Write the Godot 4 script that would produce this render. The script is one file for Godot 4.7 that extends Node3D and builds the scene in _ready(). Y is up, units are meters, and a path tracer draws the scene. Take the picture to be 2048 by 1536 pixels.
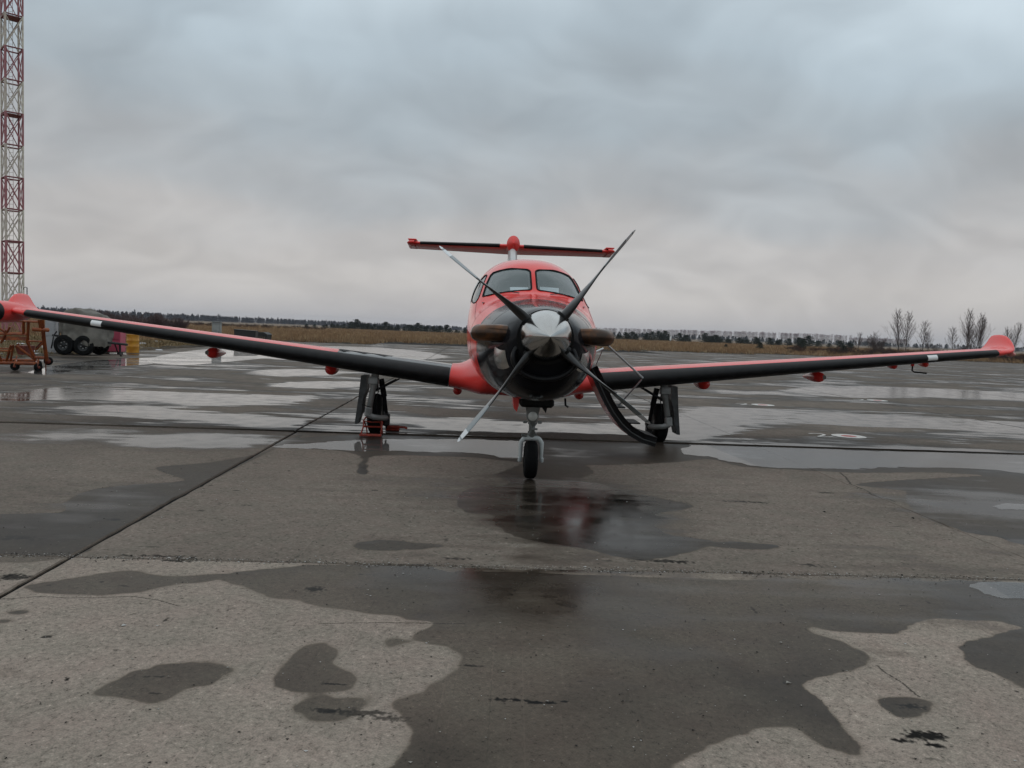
extends Node3D
# A red single-propeller airplane parked head-on on a wet concrete apron under an overcast sky.
# Units are metres, y is up, the camera stands at x 0, z 0 and looks towards -z.

const GRID := 0.0444          # turn of the concrete grid
const JOINT_P := -2.82        # one joint running away from the camera
const SLAB_W := 7.375
const JOINT_Q := -5.65        # one joint running across
const SLAB_D := 6.95

var rng := RandomNumberGenerator.new()
var M := {}
var taken := {}

# ---------------------------------------------------------------- mesh building
class B:
	var st := SurfaceTool.new()
	var col := Color(1, 1, 1)
	func _init() -> void:
		st.begin(Mesh.PRIMITIVE_TRIANGLES)
		st.set_smooth_group(0)
	func flat() -> B:
		st.set_smooth_group(-1)
		return self
	func smooth() -> B:
		st.set_smooth_group(0)
		return self
	func v(p: Vector3, uv := Vector2.ZERO) -> void:
		st.set_color(col)
		st.set_uv(uv)
		st.add_vertex(p)
	func tri(a: Vector3, b: Vector3, c: Vector3) -> void:
		v(a)
		v(b)
		v(c)
	func quad(a: Vector3, b: Vector3, c: Vector3, d: Vector3) -> void:
		tri(a, b, c)
		tri(a, c, d)
	func grid(rows: Array, closed := false, uvs := []) -> void:
		for i in rows.size() - 1:
			var p: PackedVector3Array = rows[i]
			var q: PackedVector3Array = rows[i + 1]
			var n := p.size()
			for j in (n if closed else n - 1):
				var k := (j + 1) % n
				if uvs.is_empty():
					quad(p[j], p[k], q[k], q[j])
				else:
					v(p[j], uvs[i][j])
					v(p[k], uvs[i][j + 1])
					v(q[k], uvs[i + 1][j + 1])
					v(p[j], uvs[i][j])
					v(q[k], uvs[i + 1][j + 1])
					v(q[j], uvs[i + 1][j])
	func cap(ring: PackedVector3Array) -> void:
		var c := Vector3.ZERO
		for p in ring:
			c += p
		c /= ring.size()
		for j in ring.size():
			tri(c, ring[j], ring[(j + 1) % ring.size()])
	func box(xf: Transform3D, size: Vector3, c := 0.0) -> void:
		# a box with chamfered edges
		flat()
		if c <= 0.0:
			c = minf(size.x, minf(size.y, size.z)) * 0.06
		var h := size * 0.5
		var at := func(s: Vector3, axis: int) -> Vector3:
			var p := Vector3(s.x * (h.x - c), s.y * (h.y - c), s.z * (h.z - c))
			p[axis] = s[axis] * h[axis]
			return xf * p
		for k in 3:
			var i := (k + 1) % 3
			var j := (k + 2) % 3
			for s in [-1.0, 1.0]:
				var q := []
				for e in [[-1.0, -1.0], [1.0, -1.0], [1.0, 1.0], [-1.0, 1.0]]:
					var w := Vector3.ZERO
					w[k] = s
					w[i] = e[0] * s
					w[j] = e[1]
					q.append(at.call(w, k))
				quad(q[3], q[2], q[1], q[0])
				for t in [-1.0, 1.0]:
					var a := Vector3.ZERO
					a[i] = s
					a[j] = t
					a[k] = -1.0
					var b := a
					b[k] = 1.0
					quad(at.call(a, i), at.call(b, i), at.call(b, j), at.call(a, j))
		for x in [-1.0, 1.0]:
			for y in [-1.0, 1.0]:
				for z in [-1.0, 1.0]:
					var w := Vector3(x, y, z)
					tri(at.call(w, 0), at.call(w, 1), at.call(w, 2))
		smooth()
	func tube(pts: Array, r, n := 8, closed := false, caps := true) -> void:
		var rows := []
		var up := Vector3.UP
		var m := pts.size()
		for i in m:
			var a: Vector3 = pts[(i - 1 + m) % m] if closed or i > 0 else pts[0]
			var b: Vector3 = pts[(i + 1) % m] if closed or i < m - 1 else pts[m - 1]
			var t := (b - a).normalized()
			if i == 0 and absf(t.y) > 0.9:
				up = Vector3.RIGHT
			up = (up - t * up.dot(t)).normalized()
			if up.length() < 0.5:
				up = t.cross(Vector3(0.3, 0.5, 0.8)).normalized()
			var side := t.cross(up).normalized()
			var rad: float = r if r is float else r[i]
			var ring := PackedVector3Array()
			for j in n:
				var f := TAU * j / n
				ring.append(pts[i] + (up * cos(f) + side * sin(f)) * rad)
			rows.append(ring)
		if closed:
			rows.append(rows[0])
		grid(rows, true)
		if caps and not closed:
			cap(rows[0])
			cap(rows[m - 1])
	func lathe(profile: Array, xf: Transform3D, n := 24) -> void:
		var rows := []
		for p in profile:
			var ring := PackedVector3Array()
			for j in n:
				var f := TAU * j / n
				ring.append(xf * Vector3(p.x * cos(f), p.y, p.x * sin(f)))
			rows.append(ring)
		grid(rows, true)
	func prism(poly: PackedVector2Array, depth: float, xf: Transform3D) -> void:
		# a flat outline in local x and y, given depth along local z
		flat()
		var ix := Geometry2D.triangulate_polygon(poly)
		for k in range(0, ix.size(), 3):
			for z in [0.0, depth]:
				var t := []
				for e in 3:
					var p := poly[ix[k + e]]
					t.append(xf * Vector3(p.x, p.y, z))
				tri(t[0], t[1], t[2])
		for k in poly.size():
			var a := poly[k]
			var b := poly[(k + 1) % poly.size()]
			quad(xf * Vector3(a.x, a.y, 0), xf * Vector3(b.x, b.y, 0), xf * Vector3(b.x, b.y, depth), xf * Vector3(a.x, a.y, depth))
		smooth()
	func done() -> ArrayMesh:
		st.generate_normals()
		return st.commit()

func at(x: float, y: float, z: float, yaw := 0.0) -> Transform3D:
	return Transform3D(Basis(Vector3.UP, yaw), Vector3(x, y, z))

func part(called: String, b, m: Material, parent: Node3D = self) -> MeshInstance3D:
	var o := MeshInstance3D.new()
	o.name = called
	o.mesh = b.done() if b is B else b
	o.material_override = m
	parent.add_child(o, true)
	return o

func numbered(called: String) -> String:
	var k: int = taken.get(called, 0)
	taken[called] = k + 1
	return called if k == 0 else "%s_%03d" % [called, k]

func tag(o: Node3D, label: String, category: String, group := "", kind := "") -> Node3D:
	if label:
		o.set_meta("label", label)
	if category:
		o.set_meta("category", category)
	if group:
		o.set_meta("group", group)
	if kind:
		o.set_meta("kind", kind)
	return o

func thing(called: String, label: String, category: String, where := Vector3.ZERO, turn := 0.0, group := "") -> Node3D:
	var o := Node3D.new()
	o.name = numbered(called)
	add_child(o)
	o.position = where
	o.rotation.y = turn
	return tag(o, label, category, group)

func sub_node(called: String, parent: Node3D) -> Node3D:
	var o := Node3D.new()
	o.name = called
	parent.add_child(o, true)
	return o

func copy(o: Node3D, label := "") -> Node3D:
	var c: Node3D = o.duplicate()
	c.name = numbered(str(o.name).rstrip("0123456789").trim_suffix("_"))
	add_child(c)
	if label:
		c.set_meta("label", label)
	return c

func mat(r: float, g: float, b: float, rough := 0.6, metal := 0.0, spec := 0.5) -> StandardMaterial3D:
	var m := StandardMaterial3D.new()
	m.albedo_color = Color(r, g, b).linear_to_srgb()
	m.roughness = rough
	m.metallic = metal
	m.metallic_specular = spec
	return m

func noise(freq: float, sd: int, oct := 4, type := FastNoiseLite.TYPE_SIMPLEX_SMOOTH) -> FastNoiseLite:
	var n := FastNoiseLite.new()
	n.noise_type = type
	n.seed = sd
	n.frequency = freq
	n.fractal_type = FastNoiseLite.FRACTAL_FBM if oct > 1 else FastNoiseLite.FRACTAL_NONE
	n.fractal_octaves = oct
	return n

# a mottled triplanar texture: two tones mixed by noise, colours linear
func mottled(a: Color, b: Color, freq: float, sd: int, rough := 0.7, size := 256, metres := 2.0, metal := 0.0) -> StandardMaterial3D:
	var n := noise(freq / size, sd, 5)
	var im := n.get_seamless_image(size, size)
	var src := im.get_data()
	var out := PackedByteArray()
	out.resize(size * size * 3)
	for i in size * size:
		var t := src[i] / 255.0
		var c := a.lerp(b, smoothstep(0.25, 0.75, t)).linear_to_srgb()
		out[i * 3] = int(c.r * 255)
		out[i * 3 + 1] = int(c.g * 255)
		out[i * 3 + 2] = int(c.b * 255)
	var m := StandardMaterial3D.new()
	m.albedo_texture = ImageTexture.create_from_image(Image.create_from_data(size, size, false, Image.FORMAT_RGB8, out))
	m.roughness = rough
	m.metallic = metal
	m.uv1_triplanar = true
	m.uv1_scale = Vector3.ONE / metres
	return m

# ---------------------------------------------------------------- sky, light, camera
func sky_colour(e: float) -> Color:
	# linear sky radiance by elevation in degrees
	var s := [[0.0, Color(0.475, 0.462, 0.465)], [3.0, Color(0.545, 0.527, 0.512)], [6.0, Color(0.515, 0.507, 0.503)], [9.5, Color(0.435, 0.458, 0.478)],
		[14.0, Color(0.41, 0.468, 0.512)], [18.0, Color(0.455, 0.535, 0.595)], [23.0, Color(0.545, 0.635, 0.70)], [45.0, Color(0.60, 0.68, 0.74)], [90.0, Color(0.62, 0.69, 0.74)]]
	for i in s.size() - 1:
		if e <= s[i + 1][0]:
			return s[i][1].lerp(s[i + 1][1], smoothstep(0, 1, (e - s[i][0]) / (s[i + 1][0] - s[i][0])))
	return s[-1][1]

func make_sky() -> Image:
	var w := 2048
	var h := 1024
	var n1 := noise(1.3, 11, 4)
	var n2 := noise(4.2, 29, 5)
	var lut := []
	for i in 1024:
		lut.append(sky_colour(i * 90.0 / 1023.0))
	var data := PackedFloat32Array()
	data.resize(w * h * 3)
	var low: Color = sky_colour(0.0)
	for j in h / 2:
		var el := PI / 2 - (j + 0.5) / h * PI
		var ce := cos(el)
		var se := sin(el)
		var deg := rad_to_deg(el)
		var far := 1.0 / (se + 0.42)
		var fade := smoothstep(0.0, 5.0, deg)
		for i in w:
			var az := ((i + 0.5) / w - 0.5) * TAU
			var x := sin(az) * ce * far
			var z := -cos(az) * ce * far
			var a := n1.get_noise_2d(x * 0.8 + z * 0.25, z)
			var b := n2.get_noise_2d(x * 0.75 + 7.0, z + a * 0.4)
			var d := deg * (1.0 + a * 0.22 * fade) + a * 1.6 * fade
			var c: Color = lut[clampi(int(d / 90.0 * 1023.0), 0, 1023)]
			var t := 1.0 + (a * 0.11 + b * 0.15) * lerpf(0.4, 1.0, fade)
			var k := (j * w + i) * 3
			data[k] = c.r * t
			data[k + 1] = c.g * t
			data[k + 2] = c.b * (t * 0.97 + 0.03)
	for k in range(w * h / 2, w * h):
		data[k * 3] = low.r * 0.3
		data[k * 3 + 1] = low.g * 0.3
		data[k * 3 + 2] = low.b * 0.3
	return Image.create_from_data(w, h, false, Image.FORMAT_RGBF, data.to_byte_array())

func set_stage() -> void:
	var cam := Camera3D.new()
	cam.name = "camera"
	cam.keep_aspect = Camera3D.KEEP_HEIGHT
	cam.fov = rad_to_deg(2.0 * atan(768.0 / 1590.8))
	cam.near = 0.05
	cam.far = 9000.0
	cam.position = Vector3(0, 1.7006, 0)
	cam.basis = Basis(Vector3.RIGHT, -0.0656) * Basis(Vector3.BACK, 0.0373)
	add_child(cam)
	cam.current = true
	var env := Environment.new()
	env.background_mode = Environment.BG_SKY
	env.sky = Sky.new()
	var pano := PanoramaSkyMaterial.new()
	pano.panorama = ImageTexture.create_from_image(make_sky())
	env.sky.sky_material = pano
	env.tonemap_mode = Environment.TONE_MAPPER_LINEAR
	env.tonemap_exposure = 1.0
	env.sdfgi_enabled = true
	env.ssao_enabled = true
	env.ssil_enabled = true
	env.fog_enabled = true
	env.fog_density = 0.00011
	env.fog_light_color = Color(0.86, 0.89, 0.94)
	var we := WorldEnvironment.new()
	we.name = "surroundings"
	we.environment = env
	add_child(we)
	var sun := DirectionalLight3D.new()
	sun.name = "sun"
	sun.light_energy = 0.15
	sun.light_angular_distance = 120.0
	sun.light_color = Color(1.0, 0.97, 0.93)
	sun.shadow_enabled = true
	sun.rotation_degrees = Vector3(-62, 200, 0)
	add_child(sun)

# ---------------------------------------------------------------- the apron
func flat_pts(a: Array) -> PackedVector2Array:
	var p := PackedVector2Array()
	for i in range(0, a.size(), 2):
		p.append(Vector2(a[i], a[i + 1]))
	return p

func rounded(p: PackedVector2Array, steps := 5, jit := 0.0, sd := 1) -> PackedVector2Array:
	# a smooth closed line through the points, slightly uneven
	var n := noise(1.0, sd, 3)
	var out := PackedVector2Array()
	var m := p.size()
	for i in m:
		for k in steps:
			var q := p[i].cubic_interpolate(p[(i + 1) % m], p[(i - 1 + m) % m], p[(i + 2) % m], float(k) / steps)
			out.append(q + Vector2(n.get_noise_2d(q.x * 3, q.y * 3), n.get_noise_2d(q.x * 3 + 50, q.y * 3)) * jit)
	return out

const DAMP := [
	[-1.9, -5.21, -1.57, -5.46, -1.11, -5.6, -0.58, -5.64, -0.37, -5.51, 0.05, -5.57, 0.68, -5.55, 1.68, -5.58, 2.5, -5.66, 3.86, -5.75, 4.12, -5.41, 3.71, -4.84, 3.27, -4.83, 3, -4.91, 2.63, -4.87, 2.38, -4.66, 2.06, -4.62, 1.8, -4.65, 1.94, -4.48, 2.02, -4.27, 1.94, -4.13, 1.78, -4.03, 1.51, -3.89, 1.53, -3.7, 1.54, -3.5, 1.52, -3.22, 1.36, -3.27, 1.32, -3.4, 1.2, -3.41, 1.04, -3.33, 0.84, -3.19, 0.69, -3.07, 0.56, -2.82, -0.46, -2.76, -0.39, -3.07, -0.36, -3.27, -0.42, -3.4, -0.48, -3.54, -0.37, -3.6, -0.3, -3.76, -0.22, -3.94, -0.26, -4.13, -0.48, -4.25, -0.44, -4.41, -0.4, -4.52, -0.61, -4.6, -1.08, -4.7, -1.26, -4.81, -1.45, -4.83, -1.66, -5],
	[2.66, -4.48, 2.94, -4.65, 3.29, -4.77, 2.72, -3.9, 2.62, -4.07, 2.55, -4.19],
	[-2.98, -4.88, -2.79, -5.07, -2.55, -5.25, -2.26, -5.19, -1.95, -5.24, -1.87, -5.21, -1.98, -5.07, -2.16, -4.98, -2.22, -4.89, -2.48, -4.78, -2.82, -4.78],
	[-1.85, -3.47, -1.8, -3.66, -1.71, -3.78, -1.55, -3.85, -1.32, -3.84, -1.31, -3.73, -1.36, -3.62, -1.46, -3.57, -1.47, -3.43, -1.58, -3.44, -1.73, -3.46],
	[-1.05, -3.64, -1.09, -3.86, -1.06, -4.06, -0.98, -4.16, -0.84, -4.04, -0.84, -3.92, -0.77, -3.83, -0.68, -3.73, -0.7, -3.62, -0.85, -3.57],
	[-0.93, -3.43, -0.87, -3.52, -0.69, -3.54, -0.61, -3.6, -0.59, -3.48, -0.67, -3.33, -0.81, -3.3],
	[-0.66, -4.21, -0.59, -4.29, -0.5, -4.24, -0.55, -4.16, -0.61, -4.14],
	[1.83, -3.72, 1.99, -3.76, 2.09, -3.72, 1.97, -3.58, 1.82, -3.56],
	[-0.48, -7.76, -0.49, -8.24, -0.33, -8.54, -0.09, -8.67, 0.02, -8.99, -0.16, -9.33, -0.05, -9.63, 0.28, -10.54, 0.58, -11.28, 0.94, -11.37, 0.99, -10.3, 1.04, -9.75, 0.84, -9.22, 1.03, -9.1, 1.24, -8.7, 1.48, -8.47, 1.7, -8.26, 1.91, -8.01, 1.42, -7.53, 1.34, -7.21, 1.36, -6.94, 1.45, -6.75, 1.76, -6.63, 1.52, -6.29, 1.11, -5.99, 0.92, -6.01, 0.67, -6.2, 0.48, -6.32, 0.11, -6.49, -0.06, -6.82, -0.11, -7.08, -0.18, -7.31, -0.39, -7.34],
	[-1.19, -6.09, -1.01, -6.26, -0.64, -6.22, -0.48, -6.17, -0.81, -6, -1.07, -5.96],
	[-3.62, -5.39, -4.37, -6.5, -3.86, -6.77, -4.02, -7.14, -4.09, -7.7, -3.85, -8, -3.41, -8.31, -3.67, -8.6, -4.02, -8.98, -3.85, -9.22, -3.59, -9.46, -3.3, -10.03, -3.21, -10.57, -3.25, -11.54, -3.18, -12.25, -3.17, -8.08, -3.1, -6.21, -3.07, -5.51],
	[4.25, -9.64, 4.68, -9.32, 4.5, -8.91, 4.28, -8.39, 4.19, -7.78, 4.29, -7.31, 4.49, -7.14, 4.6, -6.9, 5.18, -7.15, 7.74, -10.78, 7.17, -10.86, 5.81, -10.39],
	[-1.75, -9.13, -1.92, -10.23, -2.14, -10.61, -2.61, -10.86, -3.25, -10.93, -3.35, -11.51, -2.5, -12.32, -0.96, -12.64, 0.16, -12.59, 1.43, -12.53, 3.12, -12.99, 5.6, -13, 8.9, -13.27, 7.27, -10.8, 5.89, -10.78, 4.54, -10.49, 3.7, -10.58, 3.13, -10.7, 2.85, -11.23, 2.2, -10.77, 1.06, -10.32, 0.21, -10.32, -0.39, -10.59, -0.93, -10.59, -1.46, -10.55, -1.82, -10.26, -1.65, -9.19],
	[1.61, -6.51, 1.98, -6.64, 2.29, -6.54, 2, -6.41],
	[-2.84, -4.45, -2.75, -4.49, -2.71, -4.45, -2.77, -4.41],
	[-2.84, -4.31, -2.77, -4.35, -2.72, -4.3, -2.76, -4.27],
]
const FILM := [
	[-10.44, -17, -10.63, -18.25, -9.86, -18.99, -8.66, -18.47, -7.23, -18.4, -5.98, -18.55, -4.44, -18.4, -4.75, -16.28, -6.17, -15.71, -7.47, -15.94, -8.44, -15.87, -9.19, -15.44],
	[-8.22, -14.59, -7.82, -15.05, -6.82, -14.94, -5.89, -15, -5.4, -14.45, -4.78, -14.5, -3.69, -14.2, -3.53, -12.97, -4.39, -12.84, -5.22, -13.29, -6.1, -13.38, -6.92, -13.33],
	[-7.46, -11.22, -6.68, -11.23, -6.15, -11.16, -5.65, -11.3, -5.25, -11.53, -4.64, -11.82, -3.77, -11.9, -3.26, -11.98, -3.37, -10.44, -4.01, -10.23, -4.5, -10.15, -5.28, -10.17, -5.72, -10.38, -6.28, -10.32, -6.68, -10.04],
	[-4.56, -9.03, -4.2, -9.21, -3.46, -9.13, -3.46, -8.97, -4.17, -8.91],
	[-3.99, -7.25, -4.03, -7.59, -3.86, -7.92, -3.5, -7.91, -3.23, -7.62, -3.23, -7.3, -3.49, -7.17, -3.82, -7.09],
	[4.68, -19.66, 5.95, -19.76, 8.29, -19.4, 10.55, -19.05, 12.26, -18.36, 10.2, -15.23, 9.04, -16.28, 6.96, -16.23, 5.52, -16.21, 3.91, -15.53, 3.22, -16.55],
	[2.24, -16.22, 3.34, -17.19, 4.05, -16.09, 4.57, -15.09, 3.17, -13.18, 2.44, -12.86, 1.98, -14.31],
	[-2.04, -14.59, -0.69, -15.22, 0.18, -14.83, 2.09, -15.12, 1.89, -13.58, 0.17, -13.35, -1.34, -13.17],
	[-0.28, -5.44, 0.11, -5.48, 0.56, -5.42, 0.53, -4.74, 0.31, -4.18, -0.01, -4.09, -0.15, -4.35, -0.26, -4.83],
	[-0.43, -7.88, -0.3, -8.41, 0.13, -9.01, 0.94, -9.08, 1.47, -8.42, 1.65, -8.01, 1.33, -7.31, 1.16, -6.57, 0.69, -6.43, 0.2, -6.63, -0.06, -7.09],
	[0.59, -5.43, 1.73, -5.51, 3.84, -5.61, 3.5, -5.1, 2.49, -4.9, 1.55, -4.89, 0.76, -4.89],
	[4.53, -8.76, 5.22, -9.3, 6.66, -9.88, 5.09, -7.5, 4.53, -7.61, 4.35, -8],
	[-1.52, -5.28, -1.28, -5.4, -0.88, -5.5, -0.45, -5.46, -0.32, -5.32, -0.32, -5.06, -0.65, -4.88, -1.02, -4.87, -1.38, -5.01],
	[0.54, -5.46, 0.89, -5.54, 1.37, -5.5, 1.2, -5.33, 0.69, -5.33],
	[0.49, -10.8, 0.94, -11.27, 1.12, -10.95, 0.87, -10.35, 0.52, -10.01],
	[-16.01, -45.77, -16.61, -56.66, -13.37, -65.14, -7.97, -61.41, -3.82, -48.26, -7.85, -38.36, -12.08, -37.97],
	[-9.12, -27.59, -7.7, -30.21, -5.59, -29.15, -6.37, -26.31, -7.74, -25.38],
	[-6.73, -22.06, -5.8, -23.97, -4, -24.07, -4.43, -21.7, -5.54, -20.74],
	[9.47, -28.04, 13.82, -32.51, 18.24, -33.09, 20.66, -31.08, 17.99, -27.03, 14.96, -27.11, 10.85, -25.45],
]
const STAINS := [
	[-2.04, -3.63, 0.035, 0.03, 0.95],
	[0.05, -3.59, 0.09, 0.02, 0.85],
	[0.18, -3.57, 0.1, 0.018, 0.9],
	[0.3, -3.59, 0.03, 0.012, 0.8],
	[1.94, -3.67, 0.06, 0.03, 0.7],
	[1.87, -3.39, 0.08, 0.035, 0.8],
	[1.74, -3.34, 0.05, 0.02, 0.8],
	[1.87, -3.31, 0.04, 0.02, 0.85],
	[-0.81, -3.68, 0.06, 0.012, 0.7],
	[-1.63, -3.69, 0.06, 0.016, 0.5],
	[-1.57, -3.52, 0.05, 0.014, 0.5],
	[-0.77, -3.42, 0.05, 0.016, 0.6],
	[-0.36, -5.83, 0.1, 0.035, 0.7],
	[2.34, -6.01, 0.08, 0.05, 0.45],
	[1.8, -5.75, 0.1, 0.03, 0.5],
	[-2.45, -5.62, 0.25, 0.05, 0.5],
	[-2.35, -5.53, 0.12, 0.05, 0.6],
	[1.22, -5.97, 0.22, 0.04, 0.6],
	[0.07, -3.59, 0.03, 0.01, 0.9],
	[-0.57, -3.41, 0.16, 0.03, 0.45],
	[-0.48, -3.37, 0.12, 0.03, 0.4],
	[1.22, -8.17, 0.4, 0.05, 0.4],
	[2.46, -8.32, 0.25, 0.05, 0.5],
	[-3.14, -5.03, 0.14, 0.06, 0.6],
	[-3.65, -5.94, 0.25, 0.06, 0.55],
	[-3.31, -6.61, 0.06, 0.04, 0.7],
	[3.62, -9.01, 0.12, 0.05, 0.35]
]
const CRACKS := [
	[4.39, -10.46, 4.31, -10.08, 4.17, -9.62, 4.19, -9.26, 4.17, -9.02, 4.25, -8.63],
	[4.5, -7.15, 4.53, -7.05, 4.58, -6.86],
	[2, -4.14, 2, -4.05, 2.03, -3.95, 2.04, -3.77],
	[-1.05, -4.44, -0.71, -4.49, -0.22, -4.52],
]
# mirror-like standing water, built as sheets of their own
const POOLS := [
	["long puddle reflecting the sky in front of the chocked wheel", [-3.23, -10.84, -2.85, -11.28, -2.43, -11.66, -1.75, -12.01, -0.78, -12.28, 0.08, -12.34, 0.23, -12.05, 0.16, -10.68, -0.12, -10.66, -0.48, -10.93, -0.96, -10.9, -1.51, -10.9, -2.03, -10.72, -2.52, -10.78]],
	["broad bluish puddle lying to the right of the boarding steps", [3, -12.72, 3.9, -12.85, 5, -12.74, 6.29, -12.74, 8.83, -13.04, 7.47, -10.99, 6.7, -11.23, 5.49, -11.09, 4.66, -10.79, 3.73, -10.67, 3.24, -10.84, 2.95, -11.34, 2.57, -11.72]],
	["pale puddle by the orange trolley mirroring its rails", [-10.58, -16.39, -10.45, -17.13, -10.56, -18.13, -9.79, -18.86, -8.6, -18.34, -7.23, -18.4, -6.26, -18.27, -6.68, -17, -7.67, -16.82, -8.55, -16.06, -9.24, -15.53, -9.64, -14.93]],
	["dark puddle in front of the covered trailer mirroring it", [-13.99, -23.02, -15.1, -26.06, -16, -30.07, -15.51, -35.44, -13.75, -36.08, -13.5, -29.57, -13.58, -25.52, -13.02, -22.35]],
	["large pale puddle mirroring the grey cabinet on the far apron", [-14.58, -31.51, -17.02, -40.03, -18.24, -48.66, -18.23, -57.26, -14.72, -54.92, -12.05, -41.15, -11.96, -33.05, -12.41, -29.65]],
	["small bright puddle on the dry concrete at the right edge", [5.29, -8.58, 5.57, -8.73, 5.95, -8.8, 5.72, -8.46, 5.32, -8.42]],
	["bright sliver of water below the crumbling joint at the right edge", [3.27, -5.59, 3.5, -5.71, 3.91, -5.71, 3.7, -5.4, 3.43, -5.43]],
]

func scan_fill(im: Image, poly: PackedVector2Array, c: Color) -> void:
	var y0 := 1e9
	var y1 := -1e9
	for p in poly:
		y0 = minf(y0, p.y)
		y1 = maxf(y1, p.y)
	for y in range(maxi(0, int(y0)), mini(im.get_height() - 1, int(y1)) + 1):
		var xs := []
		for k in poly.size():
			var a := poly[k]
			var b := poly[(k + 1) % poly.size()]
			if (a.y <= y + 0.5) != (b.y <= y + 0.5):
				xs.append(a.x + (y + 0.5 - a.y) / (b.y - a.y) * (b.x - a.x))
		xs.sort()
		for k in range(0, xs.size() - 1, 2):
			var l := clampi(int(xs[k]), 0, im.get_width())
			var r := clampi(int(xs[k + 1]), 0, im.get_width())
			if r > l:
				im.fill_rect(Rect2i(l, y, r - l, 1), c)

func softened(im: Image, halvings: int) -> PackedByteArray:
	var w := im.get_width()
	var h := im.get_height()
	var s: Image = im.duplicate()
	for k in halvings:
		s.resize(maxi(4, s.get_width() / 2), maxi(4, s.get_height() / 2), Image.INTERPOLATE_BILINEAR)
	s.resize(w, h, Image.INTERPOLATE_CUBIC)
	return s.get_data()

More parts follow.
